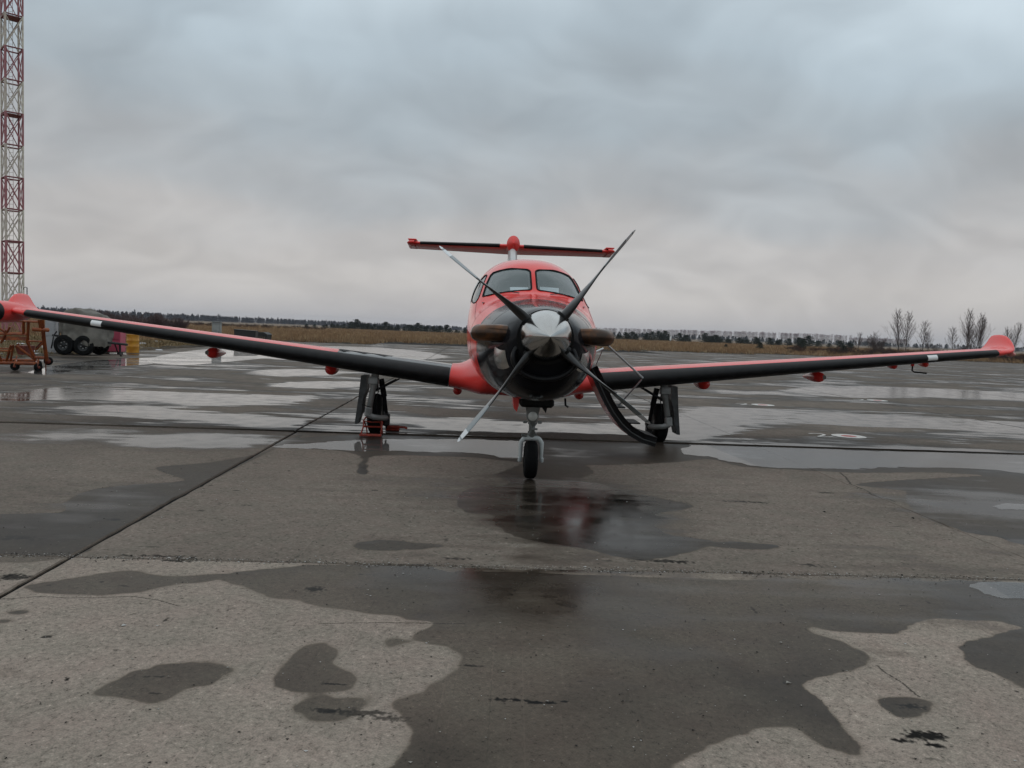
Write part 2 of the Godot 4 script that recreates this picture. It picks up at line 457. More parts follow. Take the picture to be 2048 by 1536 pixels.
# concrete with dry, damp and filmed patches over the rectangle x0..x1, z0..z1
func concrete(x0: float, x1: float, z0: float, z1: float, w: int, h: int, halvings: int, wet_bias: float, grain: float, sd: int, lightness: float) -> Array:
	var mpp := (x1 - x0) / w
	var to_px := Transform2D(Vector2(w / (x1 - x0), 0), Vector2(0, h / (z1 - z0)), Vector2(-x0 * w / (x1 - x0), -z0 * h / (z1 - z0)))
	var di := Image.create_empty(w, h, false, Image.FORMAT_L8)
	for d in DAMP:
		scan_fill(di, to_px * rounded(flat_pts(d)), Color.WHITE)
	var fi := Image.create_empty(w, h, false, Image.FORMAT_L8)
	for d in FILM:
		scan_fill(fi, to_px * rounded(flat_pts(d)), Color.WHITE)
	for d in POOLS:
		scan_fill(di, to_px * rounded(flat_pts(d[1])), Color.WHITE)
	var dm := softened(di, halvings)
	var fm := softened(fi, halvings + (2 if mpp > 0.012 else 4))
	var edge := noise(2.2 * mpp, sd + 1, 5).get_image(w, h).get_data()
	var broad := noise(0.35 * mpp, sd + 2, 4).get_image(w, h).get_data()
	var fine := noise(minf(60.0 * mpp, 0.40), sd + 3, 3, FastNoiseLite.TYPE_VALUE).get_image(w, h).get_data()
	# broad blotches of water, longer across than along
	var si := noise(0.16 * mpp * 2.0, sd + 4, 4).get_image(w / 2, h)
	si.resize(w, h, Image.INTERPOLATE_CUBIC)
	var sheet := si.get_data()
	var ti := noise(0.55 * mpp * 5.0, sd + 6, 4).get_image(w / 5, h)
	ti.resize(w, h, Image.INTERPOLATE_CUBIC)
	var streak := ti.get_data()
	var ragged := 1.1 if mpp > 0.012 else 0.45
	var film_gain := 2.9 if mpp > 0.012 else 2.1
	var film_from := 0.27 if mpp > 0.012 else 0.16
	var lut := PackedByteArray()
	lut.resize(1201)
	for i in 1201:
		var c := Color(i / 2000.0, 0, 0).linear_to_srgb()
		lut[i] = int(c.r * 255.0)
	var alb := PackedByteArray()
	alb.resize(w * h * 3)
	var rou := PackedByteArray()
	rou.resize(w * h)
	var seed_now := sd * 7919
	var cg := cos(GRID)
	var sg := sin(GRID)
	var mpz := (z1 - z0) / h
	var tones := [1.0, 1.07, 0.93, 1.04, 0.95]
	for i in w * h:
		var e := edge[i] * 0.00392157 - 0.5
		var br := broad[i] * 0.00392157 - 0.5
		var f := fine[i] * 0.00392157 - 0.5
		var s := sheet[i] * 0.00392157 - 0.5
		seed_now = (seed_now * 1103515245 + 12345) & 0x7fffffff
		var g := (seed_now >> 8 & 0xffff) / 65536.0 - 0.5
		var d := dm[i] * 0.00392157 + e * 0.66 + f * 0.22 + g * 0.08
		var halo := smoothstep(0.12, 0.55, d)
		d = smoothstep(0.38, 0.60, d)
		var film := maxf(fm[i] * 0.00392157 * 0.95 + br * 0.5, (s + wet_bias) * 1.6 + 0.06) + e * 0.32 + (streak[i] * 0.00392157 - 0.5) * ragged
		film = clampf((film - film_from) * film_gain, 0.0, 1.0)
		var d2 := clampf((s + wet_bias) * 3.2 + 0.45 + br * 1.4, 0.0, 0.95) if wet_bias > -0.3 else 0.0
		var wet := maxf(maxf(d * (0.89 + br * 0.75 + e * 0.15), halo * 0.22), maxf(film, d2))
		var tone := 1.0 + br * 0.34 + e * 0.16
		tone *= 1.0 + (f * grain + g * grain * 0.8) * (1.0 - 0.3 * wet)
		if f + g * 0.5 < -0.46:
			tone *= 0.50
		elif f + g * 0.5 > 0.50:
			tone *= 1.45
		tone *= lightness * (1.0 - 0.82 * minf(wet, 1.03) - 0.05 * film) * tones[int(((x0 + (i % w) * mpp) * cg - (z0 + (i / w) * mpz) * sg - JOINT_P) / SLAB_W + 100.0) % 5]
		var k := i * 3
		var hue := (e + g) * 0.05
		alb[k] = lut[clampi(int(tone * (1.0 + hue)), 0, 1200)]
		alb[k + 1] = lut[clampi(int(tone * (0.835 - hue * 0.4 - wet * 0.045)), 0, 1200)]
		alb[k + 2] = lut[clampi(int(tone * (0.69 - wet * 0.09)), 0, 1200)]
		var rr := 0.88 - 0.40 * d2 - d * (0.40 + br * 0.30) - f * 0.12 * (1.0 - d)
		rr = lerpf(rr, 0.06 + 0.16 * (e + 0.5), film)
		rou[i] = int(clampf(rr, 0.05, 1.0) * 255.0)
	# oil drips, holes and peeled patches, then hairline cracks
	var rs := RandomNumberGenerator.new()
	rs.seed = sd
	var spots := []
	for q in STAINS:
		spots.append([q[0], q[1], q[2], q[3], q[4]])
	for k in 110:
		spots.append([rs.randf_range(x0, x1), rs.randf_range(z0, z1), 0.012 + 0.07 * pow(rs.randf(), 4.0), 0.012 + 0.05 * pow(rs.randf(), 4.0), rs.randf_range(0.15, 0.6)])
	for q in spots:
		var c := to_px * Vector2(q[0], q[1])
		var rx := maxf(1.0, q[2] / mpp)
		var ry := maxf(1.0, q[3] * h / (z1 - z0))
		for y in range(maxi(0, int(c.y - ry * 1.4)), mini(h, int(c.y + ry * 1.4) + 1)):
			for x in range(maxi(0, int(c.x - rx * 1.4)), mini(w, int(c.x + rx * 1.4) + 1)):
				var k := y * w + x
				var r2 := sqrt(pow((x - c.x) / rx, 2) + pow((y - c.y) / ry, 2)) + (fine[k] * 0.00392157 - 0.5) * 1.6 + (edge[k] * 0.00392157 - 0.5) * 1.2
				if r2 < 1.0:
					var t: float = 1.0 - q[4] * clampf((1.0 - r2) * 1.6, 0.0, 1.0)
					alb[k * 3] = int(alb[k * 3] * t)
					alb[k * 3 + 1] = int(alb[k * 3 + 1] * t)
					alb[k * 3 + 2] = int(alb[k * 3 + 2] * t)
	var lines := []
	for q in CRACKS:
		lines.append(flat_pts(q))
	for k in 2:
		var p := Vector2(rs.randf_range(x0, x1), rs.randf_range(z0, z1))
		var f := rs.randf() * TAU
		var line := PackedVector2Array()
		for e in rs.randi_range(5, 16):
			line.append(p)
			f += rs.randf_range(-0.6, 0.6)
			p += Vector2(cos(f), sin(f)) * 0.18
		lines.append(line)
	for line in lines:
		for e in line.size() - 1:
			var a: Vector2 = to_px * line[e]
			var b: Vector2 = to_px * line[e + 1]
			var n := int(a.distance_to(b) * 1.2) + 1
			for k in n:
				var p := a.lerp(b, float(k) / n)
				var wob := noise_at(rs)
				var x := int(p.x + wob * 2.0)
				var y := int(p.y + wob)
				if x >= 0 and y >= 0 and x < w - 1 and y < h:
					for o in 2:
						var i := (y * w + x + o) * 3
						alb[i] = int(alb[i] * 0.55)
						alb[i + 1] = int(alb[i + 1] * 0.55)
						alb[i + 2] = int(alb[i + 2] * 0.55)
	return [Image.create_from_data(w, h, false, Image.FORMAT_RGB8, alb), Image.create_from_data(w, h, false, Image.FORMAT_L8, rou), x0, x1, z0, z1]

func noise_at(r: RandomNumberGenerator) -> float:
	return r.randf_range(-0.5, 0.5)

func concrete_look(c: Array) -> StandardMaterial3D:
	var m := StandardMaterial3D.new()
	var size := Vector3(c[3] - c[2], 1.0, c[5] - c[4])
	m.albedo_texture = ImageTexture.create_from_image(c[0])
	m.roughness = 1.0
	m.metallic_specular = 0.21
	m.roughness_texture = ImageTexture.create_from_image(c[1])
	m.roughness_texture_channel = BaseMaterial3D.TEXTURE_CHANNEL_RED
	m.uv1_triplanar = true
	m.uv1_world_triplanar = true
	m.uv1_triplanar_sharpness = 8.0
	m.uv1_scale = Vector3.ONE / size
	m.uv1_offset = Vector3(-c[2], 0.0, -c[4]) / size
	return m

func slab_mesh(w: float, d: float, chips: float, sd: int, segs: int) -> ArrayMesh:
	# a slab with a worn, slightly chipped rim
	var n := noise(1.7, sd, 4)
	var rim := PackedVector2Array()
	var c := [Vector2(-w / 2, -d / 2), Vector2(w / 2, -d / 2), Vector2(w / 2, d / 2), Vector2(-w / 2, d / 2)]
	for k in 4:
		for j in segs:
			var p: Vector2 = c[k].lerp(c[(k + 1) % 4], float(j) / segs)
			var inw := -p.normalized()
			var chip := maxf(0.0, n.get_noise_2d(p.x * 1.5, p.y * 1.5) - 0.05) * chips
			rim.append(p + inw * chip)
	var b := B.new().flat()
	for k in rim.size():
		var p := rim[k]
		var q := rim[(k + 1) % rim.size()]
		var pi := p - p.normalized() * 0.012
		var qi := q - q.normalized() * 0.012
		b.tri(Vector3.ZERO, Vector3(pi.x, 0, pi.y), Vector3(qi.x, 0, qi.y))
		b.quad(Vector3(pi.x, 0, pi.y), Vector3(p.x, -0.010, p.y), Vector3(q.x, -0.010, q.y), Vector3(qi.x, 0, qi.y))
		b.quad(Vector3(p.x, -0.010, p.y), Vector3(p.x, -0.16, p.y), Vector3(q.x, -0.16, q.y), Vector3(q.x, -0.010, q.y))
	return b.done()

func grid_to_world(p: float, q: float) -> Vector3:
	return Vector3(p * cos(GRID) + q * sin(GRID), 0, -p * sin(GRID) + q * cos(GRID))

func make_apron() -> void:
	var zones := [[-4.8, 4.4, -6.2, -1.6, 2048, 1024, 4, -0.9, 0.62, 101, 545.0], [-9.6, 10.0, -13.2, -5.2, 2048, 836, 3, -0.42, 0.50, 202, 350.0],
		[-15.0, 17.0, -20.4, -11.8, 2048, 550, 3, 0.02, 0.36, 303, 300.0], [-26.0, 84.0, -110.0, 0.0, 1500, 1500, 1, 0.05, 0.25, 404, 290.0]]
	var made := [null, null, null, null]
	var job := WorkerThreadPool.add_group_task(func(k): made[k] = concrete(zones[k][0], zones[k][1], zones[k][2], zones[k][3], zones[k][4], zones[k][5], zones[k][6], zones[k][7], zones[k][8], zones[k][9], zones[k][10]), 4)
	WorkerThreadPool.wait_for_group_task_completion(job)
	var near0 := concrete_look(made[0])
	var near1 := concrete_look(made[1])
	var near2 := concrete_look(made[2])
	var far := concrete_look(made[3])
	var apron := Node3D.new()
	apron.name = "apron"
	add_child(apron)
	tag(apron, "wet concrete apron of large square slabs", "apron", "", "structure")
	var bed := B.new().flat()
	var e := []
	for c in [[-17.6, 8.2], [86.0, 8.2], [86.0, -110.0], [-17.6, -110.0]]:
		e.append(grid_to_world(c[0], c[1]) + Vector3(0, -0.020, 0))
	bed.quad(e[0], e[1], e[2], e[3])
	part("joint_sealant", bed, mat(0.006, 0.006, 0.006, 0.8, 0.0, 0.2), apron)
	var shared := slab_mesh(SLAB_W - 0.030, SLAB_D - 0.030, 0.05, 5, 10)
	for i in range(-2, 12):
		for k in range(-1, 15):
			var p0 := JOINT_P + SLAB_W * i
			var q1 := JOINT_Q - SLAB_D * (k - 1)
			var c := grid_to_world(p0 + SLAB_W / 2, q1 - SLAB_D / 2)
			var far_q := -76.0 if i <= -2 else -84.0 if i <= 2 else -96.0 if i <= 4 else -104.0
			if q1 - SLAB_D < far_q - 3.0 or absf(c.x) > 12.0 - 0.75 * c.z:
				continue
			var mesh := shared
			var m := far
			var gap := 0.034
			var shift := 0.0
			if k <= 2:
				# the joint one column right of the plane has closed up to a crack
				var tight := 0.011 if i == 0 or i == 1 else 0.0
				shift = tight * (1.0 if i == 0 else -1.0)
				mesh = slab_mesh(SLAB_W - gap + tight * 2.0, SLAB_D - 0.016, 0.035, 31 + i * 7 + k, 60)
				if k == 0 and absf(i) <= 1 and i != 1:
					m = near0
				elif k <= 1 and i >= -1 and i <= 1:
					m = near1
				elif k == 2 and i >= -2 and i <= 1:
					m = near2
			var o := MeshInstance3D.new()
			o.name = "concrete_slab"
			o.mesh = mesh
			o.material_override = m
			apron.add_child(o, true)
			o.position = c + Vector3(shift if k <= 2 else 0.0, rng.randf_range(-0.002, 0.002) + (0.022 if k == 2 else 0.0), 0)
			o.rotation.y = GRID

func make_pools() -> void:
	var water := mat(0.55, 0.58, 0.6, 0.015)
	water.transparency = BaseMaterial3D.TRANSPARENCY_ALPHA
	water.albedo_color.a = 0.06
	water.metallic_specular = 0.34
	var n := 0
	for d in POOLS:
		var b := B.new().flat()
		var poly := rounded(flat_pts(d[1]), 8, 0.10, 77 + n)
		var ix := Geometry2D.triangulate_polygon(poly)
		for k in range(0, ix.size(), 3):
			var t := []
			for e in 3:
				var p := poly[ix[k + e]]
				t.append(Vector3(p.x, 0.0045, p.y))
			if (t[1] - t[0]).cross(t[2] - t[0]).y > 0:
				b.tri(t[0], t[2], t[1])
			else:
				b.tri(t[0], t[1], t[2])
		if ix.size():
			var o := part(numbered("puddle"), b, water)
			tag(o, d[0], "puddle", "puddles on the apron", "structure")
		n += 1

# ---------------------------------------------------------------- the airplane
# local axes: x to the right of the picture, y up, -z aft; A(b, y, a) puts a point a metres behind the propeller
const STATIONS := [
	[0.06, 0.280, 1.930, 1.39, 1.64, 2.0, 2.0], [0.16, 0.360, 1.950, 1.190, 1.59, 2.0, 2.1], [0.36, 0.450, 1.972, 1.060, 1.57, 2.0, 2.2], [0.80, 0.575, 2.005, 0.970, 1.58, 2.05, 2.25],
	[1.50, 0.690, 2.060, 0.920, 1.60, 2.1, 2.25], [2.05, 0.775, 2.130, 0.895, 1.63, 2.15, 2.3], [2.45, 0.820, 2.220, 0.880, 1.66, 2.1, 2.35],
	[3.00, 0.850, 2.500, 0.870, 1.70, 2.05, 2.4], [3.50, 0.855, 2.675, 0.865, 1.74, 2.25, 2.4], [4.20, 0.855, 2.775, 0.865, 1.78, 2.5, 2.4],
	[5.00, 0.855, 2.790, 0.865, 1.80, 2.6, 2.4], [8.50, 0.850, 2.780, 0.900, 1.84, 2.5, 2.4], [10.2, 0.680, 2.740, 1.230, 1.98, 2.1, 2.2],
	[12.0, 0.380, 2.660, 1.800, 2.25, 2.0, 2.0], [13.5, 0.110, 2.560, 2.300, 2.43, 2.0, 2.0]]
const PANE_OUTLINE := [3.08, 87.8, 3.25, 70, 3.37, 58.5, 3.43, 54.5, 3.39, 51, 3.16, 45, 2.80, 39, 2.66, 47, 2.56, 58, 2.50, 70, 2.485, 87.8]
const SIDE_OUTLINE := [3.56, 47.0, 3.24, 40.5, 2.92, 33.5, 2.90, 29, 3.05, 25, 3.4, 20.5, 3.8, 19, 3.92, 24, 3.92, 37, 3.84, 44, 3.7, 47]
const DOOR_OUTLINE := [3.2, 22, 3.88, 24, 3.88, -44, 3.2, -44]

func A(b: float, y: float, a: float) -> Vector3:
	return Vector3(b, y, -a)

func station(a: float) -> Array:
	var n := STATIONS.size()
	var i := 0
	while i < n - 2 and STATIONS[i + 1][0] < a:
		i += 1
	var h: float = STATIONS[i + 1][0] - STATIONS[i][0]
	var t := clampf((a - STATIONS[i][0]) / h, 0, 1)
	var t2 := t * t
	var t3 := t2 * t
	var out := [a]
	for k in range(1, 7):
		var m := []
		for e in [i, i + 1]:
			var l := maxi(e - 1, 0)
			var r := mini(e + 1, n - 1)
			m.append((STATIONS[r][k] - STATIONS[l][k]) / (STATIONS[r][0] - STATIONS[l][0]))
		out.append((2 * t3 - 3 * t2 + 1) * STATIONS[i][k] + (t3 - 2 * t2 + t) * h * m[0] + (3 * t2 - 2 * t3) * STATIONS[i + 1][k] + (t3 - t2) * h * m[1])
	return out

func hull_at(s: Array, deg: float, inset := 0.0) -> Vector3:
	var c := cos(deg_to_rad(deg))
	var d := sin(deg_to_rad(deg))
	var e: float = 2.0 / (s[5] if d >= 0 else s[6])
	var hy: float = (s[2] - s[4] if d >= 0 else s[4] - s[3]) - inset
	var shift := 0.02 * smoothstep(1.5, 2.5, s[0])
	return A(shift + (s[1] - inset) * signf(c) * pow(absf(c), e), s[4] + hy * signf(d) * pow(absf(d), e), s[0])

func hull(a: float, deg: float, inset := 0.0) -> Vector3:
	return hull_at(station(a), deg, inset)

func mirrored(o: PackedVector2Array) -> PackedVector2Array:
	var r := PackedVector2Array()
	for p in o:
		r.append(Vector2(p.x, 180.0 - p.y))
	return r

func round_corners(p: PackedVector2Array, share := 0.22) -> PackedVector2Array:
	var out := PackedVector2Array()
	var m := p.size()
	for i in m:
		var a := p[i].lerp(p[(i - 1 + m) % m], share)
		var b := p[i].lerp(p[(i + 1) % m], share)
		for k in 5:
			var t := k / 4.0
			out.append(a.lerp(p[i], t).lerp(p[i].lerp(b, t), t))
	return out

func hull_mesh(a_list: Array, segs: int, inset: float, keep: Callable) -> B:
	var b := B.new()
	var prev := PackedVector3Array()
	for i in a_list.size():
		var s := station(a_list[i])
		var ring := PackedVector3Array()
		for j in segs + 1:
			ring.append(hull_at(s, 360.0 * j / segs - 90.0, inset))
		if i > 0:
			var am: float = (a_list[i - 1] + a_list[i]) * 0.5
			for j in segs:
				var deg := 360.0 * (j + 0.5) / segs - 90.0
				if not keep.call(am, deg):
					continue
				var u0 := float(j) / segs
				var u1 := float(j + 1) / segs
				var v0: float = minf(a_list[i - 1], 3.99) / 4.0
				var v1: float = minf(a_list[i], 3.99) / 4.0
				b.v(prev[j], Vector2(u0, v0))
				b.v(ring[j], Vector2(u0, v1))
				b.v(ring[j + 1], Vector2(u1, v1))
				b.v(prev[j], Vector2(u0, v0))
				b.v(ring[j + 1], Vector2(u1, v1))
				b.v(prev[j + 1], Vector2(u1, v0))
		prev = ring
	return b

func steps(from: float, to: float, step: float) -> Array:
	var n := maxi(1, int(round((to - from) / step)))
	var out := []
	for i in n + 1:
		out.append(lerpf(from, to, float(i) / n))
	return out

func paint_texture() -> ImageTexture:
	# orange-red paint with a black, flaking anti-glare nose
	var w := 1024
	var h := 1024
	var edge := [-90, 3.2, -60, 2.6, -38, 1.62, 0, 1.47, 18, 1.49, 30, 1.72, 40, 1.87, 52, 1.90, 68, 1.84, 93, 1.84, 109, 1.72, 127, 1.55, 145, 1.49, 161, 1.50, 184, 1.46, 201, 1.55, 218, 1.62, 240, 2.6, 270, 3.2]
	var n1 := noise(0.012, 3, 5).get_image(w, h).get_data()
	var n2 := noise(0.09, 4, 3).get_image(w, h).get_data()
	var out := PackedByteArray()
	out.resize(w * h * 3)
	var lim := PackedFloat32Array()
	for i in w:
		var deg := 360.0 * (i + 0.5) / w - 90.0
		for k in range(0, edge.size() - 2, 2):
			if deg <= edge[k + 2]:
				lim.append(lerpf(edge[k + 1], edge[k + 3], smoothstep(0, 1, (deg - edge[k]) / float(edge[k + 2] - edge[k]))))
				break
	for j in h:
		var a := (j + 0.5) / h * 4.0
		for i in w:
			var k := j * w + i
			var f := n1[k] / 255.0 - 0.5
			var g := n2[k] / 255.0 - 0.5
			var black := clampf((lim[i] - a + f * 0.05 + g * 0.03) * 90.0, 0.0, 1.0)
			# flakes of lost paint next to the edge
			if black > 0.5 and lim[i] - a < 0.16 and f + g * 0.8 > 0.30:
				black = 0.25
			var c := Color(0.80, 0.055, 0.047) * (1.0 + f * 0.10 + g * 0.03)
			c = c.lerp(Color(0.011, 0.011, 0.013), black).linear_to_srgb()
			out[k * 3] = int(c.r * 255)
			out[k * 3 + 1] = int(c.g * 255)
			out[k * 3 + 2] = int(c.b * 255)
	return ImageTexture.create_from_image(Image.create_from_data(w, h, false, Image.FORMAT_RGB8, out))

func airfoil(n: int, t: float, camber: float) -> PackedVector2Array:
	# from the trailing edge over the top to the nose and back below; x along the chord, y up
	var out := PackedVector2Array()
	for i in 2 * n + 1:
		var f := PI * i / n
		var x := 0.5 * (1 + cos(f))
		var yt := 5 * t * (0.2969 * sqrt(maxf(x, 0)) - 0.126 * x - 0.3516 * x * x + 0.2843 * x * x * x - 0.1015 * x * x * x * x)
		var yc := camber * (2 * 0.4 * x - x * x) / 0.16 if x < 0.4 else camber * (0.2 + 0.8 * x - x * x) / 0.36
		out.append(Vector2(x, yc + (yt if i <= n else -yt)))
	return out

const WING_N := 28
# span, leading edge aft, height, chord, thickness, incidence, cant (degrees)
func wing_row(b: float) -> Array:
	var f := (b - 1.05) / 6.70
	return [b, lerpf(4.42, 4.76, f), lerpf(0.972, 1.688, f), lerpf(2.02, 1.02, f), lerpf(0.182, 0.138, f), lerpf(3.0, 1.5, f), 6.0]

func wing_ring(r: Array, side: float, out := 0.0, first := 0, last := 2 * WING_N) -> PackedVector3Array:
	var foil := airfoil(WING_N, r[4], 0.012)
	var ring := PackedVector3Array()
	var inc := deg_to_rad(r[5])
	var cant := deg_to_rad(r[6])
	for i in range(first, last + 1):
		var p := foil[i]
		if out > 0.0:
			var t := (foil[mini(i + 1, 2 * WING_N)] - foil[maxi(i - 1, 0)]).normalized()
			p += Vector2(-t.y, t.x) * -out / r[3]
		p *= r[3]
		var x := p.x * cos(inc) + p.y * sin(inc)
		var y := -p.x * sin(inc) + p.y * cos(inc)
		ring.append(A(side * (r[0] - y * sin(cant)), r[2] + y * cos(cant), r[1] + x))
	return ring

func loft(rows: Array, cap_ends := true) -> B:
	var b := B.new()
	b.grid(rows, true)
	if cap_ends:
		b.cap(rows[0])
		b.cap(rows[-1])
	return b

func wheel(parent: Node3D, c: Vector3, r: float, w: float, rim_r: float, rim: Material) -> void:
	var xf := Transform3D(Basis(Vector3.BACK, PI / 2), c)
	var t := B.new()
	var pr := []
	for i in 19:
		var f := PI * (i / 18.0) 
		var s := cos(f)
		var y := signf(s) * pow(absf(s), 0.62) * w / 2
		pr.append(Vector2(rim_r + (r - rim_r) * pow(sin(f), 0.55), y))
	# circumferential grooves
	t.lathe(pr, xf, 48)
	part("tyre", t, M.rubber, parent)
	for s in [-1.0, 1.0]:
		var k := B.new()
		k.lathe([Vector2(0.001, s * w * 0.42), Vector2(0.04, s * w * 0.42), Vector2(0.05, s * w * 0.30), Vector2(rim_r * 0.8, s * w * 0.26), Vector2(rim_r * 0.93, s * w * 0.42), Vector2(rim_r * 1.02, s * w * 0.44)], xf, 28)
		part("wheel_rim", k, rim, parent)

func make_airplane() -> void:
	M.red = mat(0.78, 0.055, 0.047, 0.26, 0.0, 0.38)
	M.red.clearcoat_enabled = true
	M.red.clearcoat = 0.2
	M.red.clearcoat_roughness = 0.08
	M.hull = mat(1, 1, 1, 0.13, 0.0, 0.22)
	M.hull.albedo_texture = paint_texture()
	M.rubber = mat(0.007, 0.007, 0.007, 0.75, 0.0, 0.22)
	M.boot = mattle_boot()
	M.chrome = mat(0.44, 0.44, 0.43, 0.16, 1.0)
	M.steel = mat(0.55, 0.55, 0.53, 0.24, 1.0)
	M.grey = mottled(Color(0.24, 0.245, 0.235), Color(0.11, 0.115, 0.11), 5, 61, 0.45)
	M.dark = mat(0.014, 0.014, 0.015, 0.5, 0.0, 0.3)
	M.black = mat(0.006, 0.006, 0.006, 0.35, 0.0, 0.25)
	M.liner = mat(0.045, 0.047, 0.046, 0.9)
	M.glass = mat(0.25, 0.33, 0.33, 0.03, 0.0, 0.40)
	M.glass.transparency = BaseMaterial3D.TRANSPARENCY_ALPHA
	M.glass.albedo_color.a = 0.30
	var plane := thing("airplane", "red single propeller airplane with black nose parked head-on, its boarding steps down", "airplane", Vector3(0.3038, 0, -7.6929))
	plane.basis = Basis(Vector3.UP, 0.0366) * Basis(Vector3.BACK, -0.0042)
	make_fuselage(plane)
	make_cockpit(plane)
	make_propeller(plane)
	make_wings(plane)
	make_tail(plane)
	make_gear(plane)
	make_steps(plane)

func mattle_boot() -> StandardMaterial3D:
	var m := mottled(Color(0.008, 0.008, 0.0085), Color(0.013, 0.013, 0.0135), 6, 62, 0.48, 256, 1.2)
	m.metallic_specular = 0.33
	return m

func make_fuselage(plane: Node3D) -> void:
	var pane := round_corners(flat_pts(PANE_OUTLINE), 0.16)
	var side := round_corners(flat_pts(SIDE_OUTLINE), 0.25)
	var door := flat_pts(DOOR_OUTLINE)
	var holes := [pane, mirrored(pane), side, mirrored(side)]
	var inside := func(a: float, deg: float) -> int:
		if a < 2.4 or a > 4.0:
			return -1
		for k in 4:
			if Geometry2D.is_point_in_polygon(Vector2(a, deg), holes[k]):
				return k
		return -1
	var cowl := hull_mesh(steps(0.06, 1.44, 0.03), 120, 0.0, func(_a, _d): return true)
	var front := PackedVector3Array()
	for j in 40:
		front.append(hull(0.06, 360.0 * j / 40))
	var face := B.new()
	face.cap(front)
	part("cowl_front", face, M.black, plane)
	var cw := part("engine_cowling", cowl, M.hull, plane)
	# the skin, fine around the windows
	var list := steps(1.446, 2.44, 0.07) + steps(2.452, 3.95, 0.012) + steps(4.05, 8.5, 0.25) + steps(8.8, 13.5, 0.25)
	part("fuselage", hull_mesh(list, 480, 0.0, func(a, d): return inside.call(a, d) < 0 and not (a > 3.2 and a < 3.88 and d > -44 and d < 22)), M.hull, plane)
	var tailcap := PackedVector3Array()
	for j in 24:
		tailcap.append(hull(13.5, 360.0 * j / 24))
	for k in 4:
		var kk := k
		var called := "windshield_pane" if k < 2 else "side_window"
		var p := part(called, hull_mesh(steps(2.452, 3.95, 0.012), 480, 0.004, func(a, d): return inside.call(a, d) == kk), M.glass, plane)
		var ring := []
		for q in holes[k]:
			ring.append(hull(q.x, q.y, -0.001))
		var seal := B.new()
		seal.tube(ring, 0.0125 if k < 2 else 0.008, 6, true)
		part("window_seal", seal, M.rubber, p)
	# inner lining, with pale frames behind the panes
	var wide := []
	for o in holes:
		var c := Vector2.ZERO
		for q in o:
			c += q
		c /= o.size()
		var w := PackedVector2Array()
		for q in o:
			w.append(c + (q - c) * Vector2(0.93, 0.93))
		wide.append(w)
	part("cabin_lining", hull_mesh(steps(2.40, 4.0, 0.025) + steps(4.3, 8.6, 0.6), 240, 0.045, func(a, d):
		for o in wide:
			if Geometry2D.is_point_in_polygon(Vector2(a, d), o):
				return false
		return not (a > 3.2 and a < 3.88 and d > -44 and d < 22)), M.liner, plane)
	var bulk := B.new()
	var br := PackedVector3Array()
	for j in 40:
		br.append(hull(2.40, 360.0 * j / 40, 0.03))
	bulk.cap(br)
	part("bulkhead", bulk, M.liner, plane)
	bulk = B.new()
	br.clear()
	for j in 40:
		br.append(hull(5.6, 360.0 * j / 40, 0.03))
	bulk.cap(br)
	part("bulkhead", bulk, mat(0.03, 0.03, 0.03, 0.95), plane)
	var floor_b := B.new()
	floor_b.box(at(0.02, 1.08, -5.4), Vector3(1.16, 0.04, 5.9))
	part("cabin_floor", floor_b, M.liner, plane)
	# cabin windows down both sides
	var darkglass := mat(0.02, 0.024, 0.026, 0.05)
	for s in 2:
		for k in 4:
			var a0 := 4.75 + k * 0.92
			var b := B.new()
			var ringm := []
			var rows := []
			for e in 5:
				var row := PackedVector3Array()
				for j in 25:
					var f := TAU * j / 24.0
					var rr := e / 4.0
					var cx := signf(cos(f)) * pow(absf(cos(f)), 0.7) * 0.16 * rr
					var cy := signf(sin(f)) * pow(absf(sin(f)), 0.7) * 13.5 * rr
					var deg := 27.0 + cy
					row.append(hull(a0 + cx, deg if s == 0 else 180.0 - deg, -0.003))
				rows.append(row)
				if e == 4:
					ringm = Array(row).slice(0, 24)
			b.grid(rows)
			var wn := part("cabin_window", b, darkglass, plane)
			var fr := B.new()
			fr.tube(ringm, 0.012, 6, true)
			part("window_frame", fr, M.steel, wn)
	# panel line behind the firewall, exhausts, bright patches imitating reflections on the cowl
	for s in [-1.0, 1.0]:
		var ex := B.new()
		var path := []
		for i in 13:
			var t := i / 12.0
			path.append(A(s * lerpf(0.22, 0.645, minf(1.0, t * 1.5)) + s * 0.03 * maxf(0, t - 0.6), 1.69 - 0.02 * t, 0.30 + (0.0 if t < 0.45 else pow((t - 0.45) / 0.55, 1.6) * 0.46)))
		var rad := []
		for i in 13:
			rad.append(lerpf(0.072, 0.086, minf(1.0, i / 5.0)))
		ex.tube(path, rad, 20, false, false)
		var stack := part("exhaust_stack", ex, burnt_metal(), plane)
		var lip := B.new()
		lip.tube(ring_of(path[12], 0.083, Vector3(0, 0, -1)), 0.006, 6, true)
		part("pipe_rim", lip, M.steel, stack)
		var stub := B.new()
		stub.lathe([Vector2(0.125, 0), Vector2(0.12, 0.05), Vector2(0.088, 0.13), Vector2(0.080, 0.14)], Transform3D(Basis(Vector3.BACK, -s * PI / 2), A(s * 0.21, 1.69, 0.30)), 20)
		part("exhaust_collar", stub, M.dark, plane)
		var reflection_patch := B.new()
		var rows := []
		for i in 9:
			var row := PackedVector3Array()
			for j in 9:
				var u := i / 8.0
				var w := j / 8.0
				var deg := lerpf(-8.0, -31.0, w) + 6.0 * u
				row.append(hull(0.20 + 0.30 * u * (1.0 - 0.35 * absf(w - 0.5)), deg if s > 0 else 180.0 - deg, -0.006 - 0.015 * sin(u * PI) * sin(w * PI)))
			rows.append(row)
		reflection_patch.grid(rows)
		part("cowl_reflection_patch", reflection_patch, M.steel, plane)  # added bright metal patch, stands in for puddle and sky reflected in the cowl
